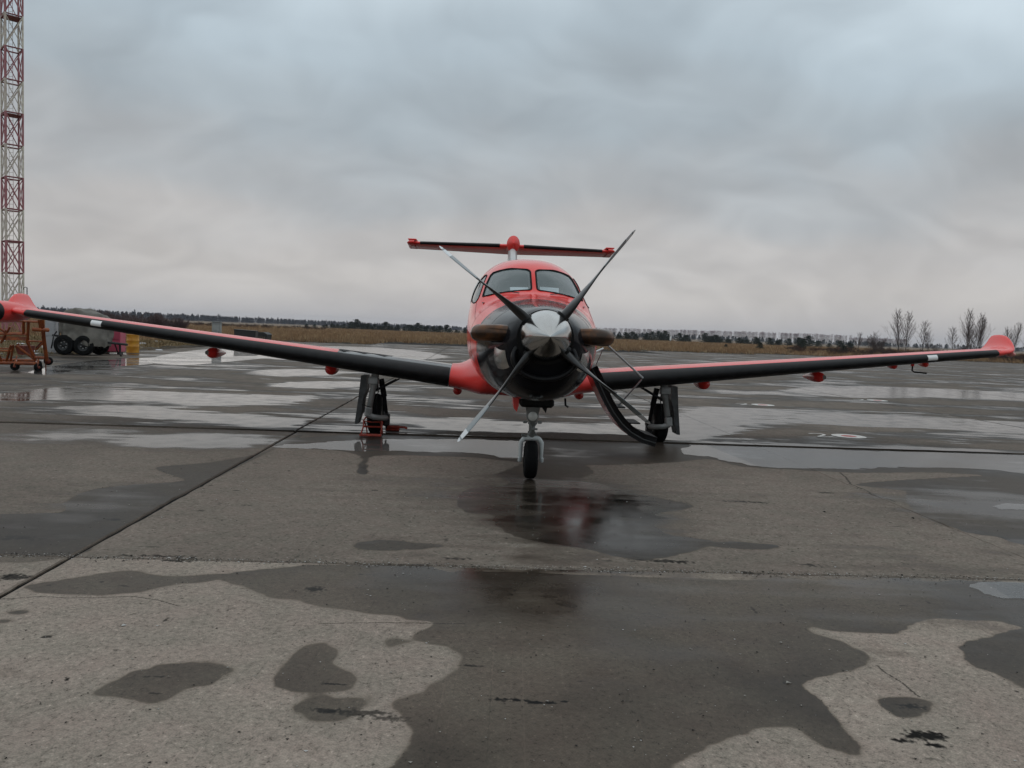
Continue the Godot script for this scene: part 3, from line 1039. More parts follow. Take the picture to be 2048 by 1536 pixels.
	# chin air intake: a black lip, an outer skin and a dark throat
	var lipm := B.new()
	var outer := []
	var throat := []
	var lp := []
	for j in 48:
		var f := TAU * j / 48
		lp.append(A(0.0 + 0.305 * cos(f), 1.455 + 0.205 * sin(f), 0.05 + 0.10 * maxf(0, sin(f))))
	lipm.tube(lp, 0.026, 10, true)
	var intake := part("air_intake_lip", lipm, mat(0.012, 0.012, 0.013, 0.32, 0.0, 0.3), plane)
	var skin := B.new()
	for i in 8:
		var t := i / 7.0
		var r1 := PackedVector3Array()
		var r2 := PackedVector3Array()
		for j in 48:
			var f := TAU * j / 48
			var q: Vector3 = lp[j]
			r1.append(A(q.x * (1.06 + 0.20 * t), 1.455 + (q.y - 1.455) * (1.08 + 0.30 * t), -q.z + t * 0.60))
			r2.append(A(q.x * (0.95 - 0.30 * t), 1.455 + (q.y - 1.455) * (0.93 - 0.30 * t), -q.z + t * 0.5))
		outer.append(r1)
		throat.append(r2)
	skin.grid(outer, true)
	part("chin_cowl", skin, M.black, plane)
	var th := B.new()
	th.grid(throat, true)
	th.cap(throat[7])
	part("intake_throat", th, mat(0.003, 0.003, 0.003, 0.9), intake)
	# small drain mast, tow hook and antennas
	var hook := B.new()
	hook.tube([A(-0.07, 1.02, 0.78), A(-0.04, 0.985, 0.74), A(0.03, 0.985, 0.74), A(0.06, 1.02, 0.78)], 0.010, 6)
	part("tow_hook", hook, M.steel, plane)
	var drain := B.new()
	drain.tube([A(0.36, 0.96, 1.4), A(0.37, 0.88, 1.42), A(0.40, 0.86, 1.45)], 0.012, 6)
	part("drain_pipe", drain, M.dark, plane)
	for s in [-0.32, 0.32]:
		var wipe := B.new()
		wipe.tube([hull(2.36, 90 - s * 40, -0.012), hull(2.44, 90 - s * 62, -0.02), hull(2.53, 90 - s * 100, -0.022)], 0.006, 5)
		part("windshield_wiper", wipe, M.black, plane)
	var seam := B.new()
	for sdeg in [[2.1, 22.0, 2.85, 30.0], [2.1, 158.0, 2.85, 150.0]]:
		var line := []
		for i in 10:
			line.append(hull(lerpf(sdeg[0], sdeg[2], i / 9.0), lerpf(sdeg[1], sdeg[3], i / 9.0), -0.0005))
		seam.tube(line, 0.0025, 4)
	for dg in [10.0, 170.0, -48.0, 228.0]:
		var line := []
		for i in 16:
			line.append(hull(lerpf(0.34, 1.44, i / 15.0), dg, 0.0005))
		seam.tube(line, 0.003, 4)
	for a in [0.82, 1.443, 2.06]:
		var line := []
		for i in 90:
			line.append(hull(a, 360.0 * i / 90, 0.0005))
		seam.tube(line, 0.002, 4, true)
	part("panel_seam", seam, M.black, plane)

func ring_of(c: Vector3, r: float, axis: Vector3, n := 24) -> Array:
	var u := axis.cross(Vector3.UP if absf(axis.y) < 0.9 else Vector3.RIGHT).normalized()
	var w := axis.cross(u)
	var out := []
	for j in n:
		out.append(c + (u * cos(TAU * j / n) + w * sin(TAU * j / n)) * r)
	return out

func burnt_metal() -> StandardMaterial3D:
	if not M.has("burnt"):
		M.burnt = mottled(Color(0.22, 0.092, 0.036), Color(0.06, 0.044, 0.036), 4, 63, 0.28, 256, 0.9, 0.9)
	return M.burnt

func make_cockpit(plane: Node3D) -> void:
	var g := B.new()
	var rows := []
	for i in 6:
		var row := PackedVector3Array()
		for j in 17:
			var x := lerpf(-0.66, 0.66, j / 16.0)
			row.append(A(0.02 + x, 2.125 - 0.18 * x * x + 0.03 * sin(i / 5.0 * PI), 2.50 + 0.11 * i))
		rows.append(row)
	var lastrow := PackedVector3Array()
	for p in rows[5]:
		lastrow.append(p + Vector3(0, -0.45, -0.02))
	rows.append(lastrow)
	g.grid(rows)
	part("instrument_panel", g, M.dark, plane)
	for q in [[-0.185, 0.24, 2.262, 6.0], [0.21, 0.25, 2.245, -4.0]]:
		var sheet := B.new()
		sheet.box(Transform3D(Basis(Vector3.BACK, deg_to_rad(q[3] * 0.4)) * Basis(Vector3.RIGHT, 0.35 if q[0] < 0.0 else 0.95), A(q[0] + 0.02, q[2], 2.75)), Vector3(q[1], 0.006, 0.13), 0.002)
		part("paper_sheet", sheet, mat(0.62, 0.72, 0.76, 0.7), plane)
	for s in [-1.0, 1.0]:
		var st := B.new()
		st.box(Transform3D(Basis(Vector3.RIGHT, 0.12), A(0.02 + s * 0.36, 1.85, 3.75)), Vector3(0.46, 0.75, 0.12), 0.05)
		st.box(at(0.02 + s * 0.36, 2.33, -3.80), Vector3(0.26, 0.2, 0.10), 0.04)
		st.box(at(0.02 + s * 0.36, 1.46, -3.45), Vector3(0.46, 0.14, 0.5), 0.05)
		part("pilot_seat", st, mat(0.07, 0.07, 0.072, 0.8), plane)
	var pillar := B.new()
	pillar.box(Transform3D(Basis(Vector3.RIGHT, 0.46), A(0.02, 2.30, 2.90)), Vector3(0.10, 0.06, 0.72), 0.02)
	part("centre_post", pillar, mat(0.42, 0.44, 0.40, 0.7), plane)

func blade_mesh() -> ArrayMesh:
	var b := B.new()
	var rows := []
	var pitch := [0.13, 122.0, 0.25, 113.0, 0.36, 103.0, 0.48, 94.0, 0.6, 86.0, 0.75, 80.0, 0.9, 76.5, 1.0, 75.0]
	var chord := [0.13, 0.10, 0.22, 0.135, 0.35, 0.18, 0.55, 0.20, 0.75, 0.185, 0.88, 0.16, 0.95, 0.125, 0.985, 0.075, 1.0, 0.02]
	var thick := [0.13, 0.95, 0.22, 0.55, 0.35, 0.22, 0.55, 0.11, 0.8, 0.075, 1.0, 0.06]
	var look := func(t: Array, x: float) -> float:
		for k in range(0, t.size() - 2, 2):
			if x <= t[k + 2]:
				return lerpf(t[k + 1], t[k + 3], clampf((x - t[k]) / (t[k + 2] - t[k]), 0, 1))
		return t[-1]
	var rs := []
	for i in 20:
		rs.append(0.13 + 0.76 * i / 19.0)
	rs += [0.905, 0.9051, 0.93, 0.955, 0.9551, 0.97, 0.985, 0.993, 1.0]
	var cols := []
	for x in rs:
		var c: float = look.call(chord, x)
		var th: float = look.call(thick, x) * c
		var be := deg_to_rad(look.call(pitch, x))
		var cv := Vector3(-cos(be), 0, sin(be))   # along the chord: blade lies along +y, its ccw side is -x, forward is +z
		var nv := Vector3(-sin(be), 0, -cos(be))
		var row := PackedVector3Array()
		for j in 16:
			var f := TAU * j / 16
			var s := sin(f)
			row.append(Vector3(0, x * 1.335, 0) + cv * (cos(f) * c * 0.5 + c * 0.08) + nv * (s * th * 0.5 * (1.0 + 0.2 * cos(f))))
		rows.append(row)
		cols.append(Color(0.72, 0.74, 0.75) if (x > 0.9 and x < 0.9551 and x >= 0.905) or x > 0.975 else Color(0.014, 0.014, 0.014) if x < 0.50 else Color(0.20, 0.235, 0.245))
	for i in rows.size() - 1:
		b.col = cols[i + 1] if i < 20 else cols[i]
		var black_edge: bool = rs[i] < 0.62
		for j in 16:
			var k := (j + 1) % 16
			var near_edge := j < 3 or j >= 13
			b.col = Color(0.014, 0.014, 0.014) if near_edge and black_edge else cols[i + 1]
			b.quad(rows[i][j], rows[i][k], rows[i + 1][k], rows[i + 1][j])
	b.cap(rows[-1])
	return b.done()

func make_propeller(plane: Node3D) -> void:
	var prop := sub_node("propeller", plane)
	prop.position = A(0, 1.669, 0)
	var sp := B.new()
	var pr := []
	for i in 25:
		var t := i / 24.0
		pr.append(Vector2(maxf(0.0005, 0.252 * pow(1.0 - pow(t, 1.75), 0.80)), lerpf(-0.02, 0.53, t)))
	pr.push_front(Vector2(0.252, -0.10))
	sp.lathe(pr, Transform3D(Basis(Vector3.RIGHT, PI / 2), Vector3.ZERO), 64)
	part("spinner", sp, M.chrome, prop)
	var bp := B.new()
	bp.lathe([Vector2(0.01, 0.0), Vector2(0.262, 0.0), Vector2(0.262, 0.03), Vector2(0.01, 0.03)], Transform3D(Basis(Vector3.RIGHT, PI / 2), Vector3(0, 0, -0.12)), 48)
	part("spinner_backplate", bp, M.steel, prop)
	var pm := mat(1, 1, 1, 0.34)
	pm.vertex_color_use_as_albedo = true
	var bm := blade_mesh()
	for k in 4:
		var bl := part("propeller_blade", bm, pm, prop)
		bl.rotation.z = 0.9117 - PI / 2 + k * PI / 2
		var cuff := B.new()
		cuff.lathe([Vector2(0.058, 0.20), Vector2(0.066, 0.225), Vector2(0.070, 0.262), Vector2(0.060, 0.268)], Transform3D(Basis(Vector3.BACK, bl.rotation.z), Vector3.ZERO), 20)
		part("blade_collar", cuff, M.black, prop)

func make_wings(plane: Node3D) -> void:
	for s in [-1.0, 1.0]:
		var wing := sub_node("wing", plane)
		var inner := []
		var outer := []
		var mid_b := 2.86 if s < 0 else 1.3
		for b in steps(0.98 if s < 0 else 0.5, mid_b, 0.4):
			inner.append(wing_ring(wing_row(b), s))
		for b in steps(mid_b, 7.70, 0.4):
			outer.append(wing_ring(wing_row(b), s))
		if s < 0:
			var wet_black := mottled(Color(0.012, 0.013, 0.014), Color(0.020, 0.021, 0.022), 4, 66, 0.16, 256, 1.6)
			part("walkway_skin", loft(inner), wet_black, wing)
			# rough non-slip patch with a ragged edge, beside the red paint
			var grit := B.new()
			var rows := []
			for i in 9:
				var r := wing_ring(wing_row(lerpf(2.05, 2.88, i / 8.0)), s, 0.004, WING_N - 18 + (i * 5) % 3, WING_N - 6)
				rows.append(r.slice(0, 10))
			grit.grid(rows)
			part("anti_slip_patch", grit, mat(0.016, 0.016, 0.016, 0.85), wing)
		else:
			part("wing_root_skin", loft(inner), M.red, wing)
		# winglet: the tip curves up and sweeps back
		for r in [[7.84, 4.79, 1.708, 0.98, 0.12, 1.0, 12.0], [7.93, 4.85, 1.735, 0.90, 0.115, 0.5, 34.0], [7.99, 4.94, 1.785, 0.80, 0.11, 0.0, 58.0], [8.03, 5.05, 1.85, 0.68, 0.10, 0.0, 70.0], [8.06, 5.17, 1.915, 0.55, 0.095, 0.0, 74.0], [8.08, 5.29, 1.965, 0.40, 0.09, 0.0, 76.0], [8.085, 5.40, 1.985, 0.22, 0.08, 0.0, 76.0]]:
			outer.append(wing_ring(r, s))
		part("wing_skin", loft(outer), M.red, wing)
		var br := []
		for b in steps(1.12, 7.62, 0.25):
			br.append(wing_ring(wing_row(b), s, 0.0045, WING_N - 5, WING_N + 8))
		br.append(wing_ring(wing_row(7.68), s, 0.003, WING_N - 3, WING_N + 5).slice(0, 1) + shrink_row(wing_ring(wing_row(7.68), s, 0.001, WING_N - 5, WING_N + 8)))
		var boot := B.new()
		boot.grid(br)
		part("deicing_boot", boot, M.boot, wing)
		var plate := B.new()
		var pr := []
		for b in steps(6.44, 6.60, 0.04):
			pr.append(wing_ring(wing_row(b), s, 0.009, WING_N - 3, WING_N + 2))
		plate.grid(pr)
		part("landing_light_cover", plate, mat(0.80, 0.80, 0.78, 0.35), wing)
		# fairing that swells towards the fuselage
		var fr := []
		for i in 18:
			var b := lerpf(1.10, 0.0, i / 17.0)
			var t := minf(1.0, (1.10 - b) / 0.68)
			var r := wing_row(b)
			r[2] = maxf(r[2], 0.93)
			var g := pow(minf(1.0, t * 1.35), 2.0)
			r[1] -= 0.10 * t + 0.55 * g
			r[3] += 0.10 * t + 0.55 * g
			r[4] = r[4] + 0.004 + 0.030 * g
			r[2] += 0.07 * g
			r[5] = lerpf(3.0, -1.0, t)
			var rg := wing_ring(r, s, 0.006)
			for k in rg.size():
				var f := k / float(WING_N)
				if f < 1.0:
					rg[k].y += 0.30 * pow(minf(1.0, t * 1.35), 2.6) * sin(PI * pow(f, 0.8))
			fr.append(rg)
		part("wing_fairing", loft(fr, false), M.red, wing)
		# flap fairings and hinge pods under the wing
		for q in [[1.0, 0.075, 5.2, 0.71], [3.07, 0.10, 5.25, 0.975], [4.95, 0.088, 5.15, 1.165], [6.19, 0.05, 5.2, 1.395], [6.72, 0.045, 5.2, 1.445]]:
			if s < 0 and q[0] > 6.0:
				continue
			var pod := B.new()
			var pp := []
			for i in 15:
				var t := i / 14.0
				pp.append(Vector2(maxf(0.001, q[1] * pow(sin(PI * pow(t, 0.45)), 0.7) if t < 0.999 else 0.001), t * 0.80 if q[0] < 6.0 else t * 0.28))
			pod.lathe(pp, Transform3D(Basis(Vector3.RIGHT, -PI / 2 - 0.03), A(s * q[0], q[3], q[2])), 18)
			var pn := part("flap_fairing", pod, M.red, wing)
			if q[0] > 4.5 and q[0] < 5.5:
				var lens := B.new()
				lens.lathe([Vector2(0.001, 0.0), Vector2(0.03, -0.004), Vector2(0.036, 0.01)], Transform3D(Basis(Vector3.RIGHT, PI / 2), A(s * (q[0] + 0.045), q[3], q[2] + 0.02)), 16)
				part("round_vent", lens, M.grey, wing)
		if s > 0:
			var pit := B.new()
			pit.tube([A(6.42, 1.50, 5.1), A(6.42, 1.41, 5.1)], 0.026, 10)
			part("pitot_mast", pit, M.red, wing)
			var arm := B.new()
			arm.tube([A(6.42, 1.42, 5.1), A(6.42, 1.335, 5.1), A(6.45, 1.315, 5.08), A(6.60, 1.305, 4.98)], 0.013, 8)
			part("pitot_tube", arm, M.black, wing)
		else:
			# weather radar pod at the tip
			var rp := B.new()
			rp.lathe([Vector2(0.001, 0.52), Vector2(0.06, 0.50), Vector2(0.115, 0.43), Vector2(0.146, 0.33), Vector2(0.160, 0.22)], Transform3D(Basis(Vector3.RIGHT, PI / 2), A(-8.0, 1.685, 4.85)), 28)
			part("radar_dome", rp, M.boot, wing)
			var rb := B.new()
			rb.lathe([Vector2(0.160, 0.22), Vector2(0.168, 0.05), Vector2(0.165, -0.25), Vector2(0.12, -0.6), Vector2(0.04, -0.85), Vector2(0.001, -0.9)], Transform3D(Basis(Vector3.RIGHT, PI / 2), A(-8.0, 1.685, 4.85)), 28)
			part("radar_pod", rb, M.red, wing)
		var lamp := B.new()
		lamp.lathe([Vector2(0.001, 0.11), Vector2(0.025, 0.09), Vector2(0.040, 0.03), Vector2(0.045, -0.06), Vector2(0.02, -0.12)], Transform3D(Basis(Vector3.RIGHT, PI / 2), A(s * 7.93, 1.672, 4.93)), 14)
		part("tip_lens", lamp, mat(0.62, 0.25, 0.22, 0.12), wing)

func shrink_row(r: PackedVector3Array) -> PackedVector3Array:
	var c := Vector3.ZERO
	for p in r:
		c += p
	c /= r.size()
	var out := PackedVector3Array()
	for i in range(1, r.size()):
		out.append(r[i].lerp(c, 0.35))
	return out

func make_tail(plane: Node3D) -> void:
	var fin := B.new()
	var rows := []
	for i in 9:
		var t := i / 8.0
		var le := lerpf(9.9, 12.15, t) if t > 0.12 else lerpf(9.2, 10.17, t / 0.12)
		var te := lerpf(13.35, 13.5, t)
		var foil := airfoil(16, lerpf(0.085, 0.14, t), 0.0)
		var ring := PackedVector3Array()
		for p in foil:
			ring.append(A(0.02 + p.y * (te - le), lerpf(2.55, 3.80, t), le + p.x * (te - le)))
		rows.append(ring)
	fin.grid(rows, true)
	part("tail_fin", fin, mottled(Color(0.66, 0.66, 0.64), Color(0.55, 0.55, 0.54), 3, 67, 0.3), plane)
	var bul := B.new()
	var pr := []
	for i in 17:
		var t := i / 16.0
		pr.append(Vector2(maxf(0.001, 0.168 * pow(sin(PI * pow(t, 0.42)), 0.5)), t * 2.1))
	pr[16] = Vector2(0.001, 2.1)
	bul.lathe(pr, Transform3D(Basis(Vector3.RIGHT, -PI / 2).scaled_local(Vector3(1, 1, 1.28)), A(0.03, 3.865, 11.95)), 24)
	part("tail_bullet", bul, M.red, plane)
	for s in [-1.0, 1.0]:
		var half := sub_node("tailplane", plane)
		var r := []
		var bt := []
		for b in steps(0.05, 2.55, 0.25):
			var f: float = b / 2.6
			var w := [b, lerpf(12.28, 12.56, f), 3.835, lerpf(1.22, 0.84, f), 0.12, 5.0, 0.0]
			r.append(wing_ring(w, s))
			if b > 0.1 and b < 2.45:
				bt.append(wing_ring(w, s, 0.005, WING_N - 6, WING_N + 4))
		part("tailplane_skin", loft(r), M.red, half)
		var boot := B.new()
		boot.grid(bt)
		part("deicing_boot", boot, M.boot, half)
		var tip := B.new()
		var tr := []
		for q in [[2.44, 12.44, 3.842, 0.98, 0.135], [2.54, 12.45, 3.842, 0.97, 0.13], [2.60, 12.50, 3.838, 0.92, 0.09], [2.63, 12.58, 3.83, 0.8, 0.03]]:
			tr.append(wing_ring([q[0], q[1], q[2], q[3], q[4], 5.0, 0.0], s))
		tip.grid(tr, true)
		tip.cap(tr[3])
		part("balance_horn", tip, M.red, half)
		var ridge := B.new()
		ridge.box(at(s * 2.50, 3.915, -12.8), Vector3(0.22, 0.03, 0.5), 0.012)
		part("tip_fence", ridge, M.red, half)
		for q in [2.5, 2.2]:
			var wick := B.new()
			wick.tube([A(s * q, 3.82, 13.3), A(s * q, 3.76, 13.42)], 0.005, 4)
			part("static_wick", wick, M.dark, half)

func make_gear(plane: Node3D) -> void:
	for s in [-1.0, 1.0]:
		var g := sub_node("main_landing_gear", plane)
		g.position.y = s * 2.28 * 0.0042
		var leg := B.new()
		leg.tube([A(s * 2.27, 1.0, 4.80), A(s * 2.285, 0.74, 4.75)], 0.060, 14)
		leg.tube([A(s * 2.285, 0.80, 4.76), A(s * 2.335, 0.40, 4.66)], 0.047, 14)
		part("oleo_strut", leg, M.grey, g)
		var knee := B.new()
		knee.box(Transform3D(Basis(Vector3.BACK, s * 0.1), A(s * 2.34, 0.385, 4.65)), Vector3(0.105, 0.15, 0.12), 0.018)
		part("knee_joint", knee, M.grey, g)
		var arm := B.new()
		arm.tube([A(s * 2.35, 0.335, 4.64), A(s * 2.25, 0.305, 4.62), A(s * 2.15, 0.292, 4.66), A(s * 2.095, 0.28, 4.80), A(s * 2.10, 0.30, 5.05)], [0.045, 0.043, 0.043, 0.05, 0.05], 12)
		part("trailing_arm", arm, M.grey, g)
		var brake := B.new()
		brake.box(at(s * 2.085, 0.25, -4.86), Vector3(0.10, 0.20, 0.14), 0.02)
		brake.tube([A(s * 2.10, 0.17, 4.95), A(s * 2.10, 0.10, 4.97)], 0.014, 6)
		part("brake_unit", brake, M.dark, g)
		var w := sub_node("wheel", g)
		wheel(g, A(s * 2.285, 0.318, 5.055), 0.318, 0.215, 0.15, M.grey)
		w.free()
		var damp := B.new()
		damp.tube([A(s * 2.20, 0.88, 4.95), A(s * 2.14, 0.60, 4.93)], 0.045, 10)
		damp.tube([A(s * 2.14, 0.62, 4.93), A(s * 2.10, 0.34, 4.92)], 0.030, 10)
		part("shock_absorber", damp, M.dark, g)
		for d in [0.0, 0.05]:
			var brace := B.new()
			brace.tube([A(s * (1.90 + d), 0.90 - d * 0.2, 4.86), A(s * 2.25, 0.70 + d * 0.5, 4.74)], 0.011, 8)
			part("side_brace", brace, M.dark, g)
		var hose := B.new()
		hose.tube([A(s * 2.22, 0.85, 4.72), A(s * 2.20, 0.70, 4.66), A(s * 2.23, 0.58, 4.66), A(s * 2.21, 0.40, 4.62)], 0.008, 6)
		part("brake_hose", hose, M.black, g)
		hose = B.new()
		hose.tube([A(s * 2.30, 0.46, 4.60), A(s * 2.36, 0.47, 4.60), A(s * 2.47, 0.485, 4.80)], 0.006, 5)
		part("brake_hose", hose, M.black, g)
		var door := B.new()
		var o := PackedVector2Array([Vector2(s * 2.41, 0.93), Vector2(s * 2.495, 0.93), Vector2(s * 2.53, 0.55), Vector2(s * 2.575, 0.165), Vector2(s * 2.53, 0.165), Vector2(s * 2.495, 0.30), Vector2(s * 2.47, 0.33), Vector2(s * 2.455, 0.55), Vector2(s * 2.40, 0.72)])
		door.prism(o, 0.34, Transform3D(Basis.IDENTITY, A(0, 0, 5.14)))
		part("gear_door", door, M.grey_dark if M.has("grey_dark") else dark_grey(), g)
		var lnk := B.new()
		lnk.box(at(s * 2.285, 0.86, -4.74), Vector3(0.16, 0.12, 0.12), 0.02)
		part("trunnion_block", lnk, M.grey, g)
	# nose gear
	var n := sub_node("nose_landing_gear", plane)
	var house := B.new()
	house.box(at(0.04, 0.895, -1.62), Vector3(0.40, 0.11, 0.42), 0.03)
	part("gear_bay_box", house, M.black, n)
	var tr := B.new()
	tr.lathe([Vector2(0.085, 0.86), Vector2(0.080, 0.80), Vector2(0.072, 0.77), Vector2(0.074, 0.72), Vector2(0.060, 0.69), Vector2(0.045, 0.67)], Transform3D(Basis.IDENTITY, A(0, 0, 1.52)), 18)
	part("steering_collar", tr, M.grey, n)
	var st := B.new()
	st.tube([A(0, 0.70, 1.52), A(0, 0.50, 1.52)], 0.036, 14)
	st.tube([A(0, 0.55, 1.52), A(0, 0.46, 1.52)], 0.046, 14)
	part("oleo_strut", st, M.chrome_grey if M.has("chrome_grey") else M.grey, n)
	var tl := B.new()
	tl.tube([A(-0.045, 0.66, 1.45), A(0.0, 0.60, 1.36), A(0.045, 0.66, 1.45)], 0.012, 6)
	tl.tube([A(-0.045, 0.52, 1.45), A(0.0, 0.60, 1.36), A(0.045, 0.52, 1.45)], 0.012, 6)
	for s in [-1.0, 1.0]:
		tl.box(at(s * 0.085, 0.665, -1.47), Vector3(0.05, 0.03, 0.04), 0.008)
	tl.box(at(0.02, 0.60, -1.355), Vector3(0.07, 0.022, 0.03), 0.005)
	tl.tube([A(-0.12, 0.512, 1.48), A(-0.06, 0.50, 1.48)], 0.016, 8)
	part("torque_link", tl, M.grey, n)
	var lampb := B.new()
	lampb.lathe([Vector2(0.001, 0.02), Vector2(0.05, 0.015), Vector2(0.055, 0.0)], Transform3D(Basis(Vector3.RIGHT, PI / 2), A(0, 0.735, 1.45)), 18)
	part("taxi_lamp_glass", lampb, mat(0.6, 0.6, 0.56, 0.15), n)
	var fork := B.new()
	var rows := []
	for i in 23:
		var t := i / 22.0 * 2.0 - 1.0
		var x := signf(t) * (0.122 if absf(t) > 0.55 else 0.122 * pow(absf(t) / 0.55, 0.55))
		var y := 0.475 if absf(t) < 0.2 else 0.475 - 0.055 * pow((absf(t) - 0.2) / 0.35, 1.3) if absf(t) < 0.55 else lerpf(0.42, 0.205, (absf(t) - 0.55) / 0.45)
		rows.append(A(x, y, 1.515 - 0.01))
	var fr := []
	for i in 23:
		fr.append(0.020 + 0.012 * (1.0 - absf(i / 11.0 - 1.0)))
	fork.tube(rows, fr, 10)
	for s in [-1.0, 1.0]:
		fork.box(at(s * 0.132, 0.222, -1.515), Vector3(0.035, 0.06, 0.07), 0.01)
	part("wheel_fork", fork, mottled(Color(0.55, 0.58, 0.57), Color(0.45, 0.47, 0.46), 4, 68, 0.4), n)
	wheel(n, A(0, 0.222, 1.515), 0.222, 0.158, 0.10, M.grey)
	var dl := B.new()
	dl.prism(PackedVector2Array([Vector2(-0.235, 0.94), Vector2(-0.165, 0.93), Vector2(-0.165, 0.85), Vector2(-0.185, 0.775), Vector2(-0.225, 0.82)]), 0.45, Transform3D(Basis.IDENTITY, A(0, 0, 1.95)))
	part("nose_gear_door", dl, M.red, n)
	var dr := B.new()
	dr.prism(PackedVector2Array([Vector2(0.17, 0.93), Vector2(0.10, 0.85), Vector2(0.155, 0.77), Vector2(0.17, 0.85)]), 0.45, Transform3D(Basis.IDENTITY, A(0, 0, 1.95)))
	part("nose_gear_door", dr, M.dark, n)

func dark_grey() -> StandardMaterial3D:
	if not M.has("grey_dark"):
		M.grey_dark = mottled(Color(0.040, 0.043, 0.043), Color(0.022, 0.024, 0.024), 6, 69, 0.5, 256, 0.9)
	return M.grey_dark

func make_steps(plane: Node3D) -> void:
	# the cabin door hangs open; its curved inner face carries the steps
	var d := sub_node("boarding_door", plane)
	var line := [Vector2(0.855, 1.22), Vector2(0.93, 1.08), Vector2(1.0, 0.94), Vector2(1.09, 0.77), Vector2(1.19, 0.61), Vector2(1.32, 0.45), Vector2(1.46, 0.33), Vector2(1.64, 0.235), Vector2(1.83, 0.185)]
	var rows_o := []
	var rows_i := []
	for k in line.size():
		var t: Vector2 = (line[mini(k + 1, 8)] - line[maxi(k - 1, 0)]).normalized()
		var nrm := Vector2(-t.y, t.x)
		var o := PackedVector3Array()
		var q := PackedVector3Array()
		for a in [3.22, 3.40, 3.70, 3.86]:
			o.append(A(line[k].x, line[k].y, a))
			q.append(A(line[k].x + nrm.x * 0.135, line[k].y + nrm.y * 0.135, a))
		rows_o.append(o)
		rows_i.append(q)
	var skin := B.new()
	skin.grid(rows_o)
	part("door_skin", skin, M.red, d)
	var core := B.new()
	core.grid(rows_i)
	for e in [0, 3]:
		var a := PackedVector3Array()
		var b := PackedVector3Array()
		for k in 9:
			a.append(rows_o[k][e])
			b.append(rows_i[k][e])
		core.grid([a, b])
	core.grid([rows_o[8], rows_i[8]])
	core.grid([rows_o[0], rows_i[0]])
	part("door_frame", core, M.dark, d)
	for e in [3.225, 3.855]:
		var seal := B.new()
		var path := []
		for k in 9:
			path.append(A(rows_o[k][0].x * 0.6 + rows_i[k][0].x * 0.4, rows_o[k][0].y * 0.6 + rows_i[k][0].y * 0.4, e))
		seal.tube(path, 0.012, 6)
		part("door_seal", seal, dark_grey(), d)
	for q in [[1.12, 0.90, 0.20], [1.24, 0.70, 0.22], [1.43, 0.485, 0.28], [1.66, 0.30, 0.22]]:
		var tread := B.new()
		tread.box(at(q[0] + 0.06, q[1] + 0.01, -3.54), Vector3(q[2], 0.022, 0.48), 0.008)
		part("step_tread", tread, M.dark, d)
	for a in [3.30, 3.80]:
		var stringer := B.new()
		stringer.tube([A(1.02, 0.98, a), A(1.46, 0.345, a)], 0.011, 6)
		part("step_cable", stringer, M.dark, d)
		var red := B.new()
		red.tube([A(1.40, 0.43, a + 0.01), A(1.46, 0.35, a + 0.01)], 0.016, 6)
		part("red_strap", red, M.red, d)
	for q in [[3.42, 0.0], [3.84, -0.02]]:
		var rail := B.new()
		if q[1] == 0.0:
			rail.tube([A(1.13, 1.57, q[0]), A(1.655, 1.125, q[0])], 0.014, 10)
			rail.tube([A(1.64, 1.105, q[0]), A(1.21, 0.58, q[0])], 0.011, 10)
		else:
			rail.tube([A(0.90, 1.40, q[0]), A(1.14, 1.515, q[0])], 0.013, 10)
			rail.tube([A(1.13, 1.49, q[0]), A(0.985, 1.12, q[0])], 0.006, 8)
		part("hand_rail", rail, mat(0.62, 0.64, 0.65, 0.28, 0.55), d)
	var wire := B.new()
	wire.tube([A(0.92, 1.12, 3.25), A(1.12, 0.72, 3.3)], 0.004, 5)
	part("support_wire", wire, M.steel, d)

# ---------------------------------------------------------------- things standing about
func bars(b: B, a: Array, z: float, r: float, n := 6) -> void:
	for i in range(0, a.size(), 4):
		b.tube([Vector3(a[i], a[i + 1], z), Vector3(a[i + 2], a[i + 3], z)], r, n)

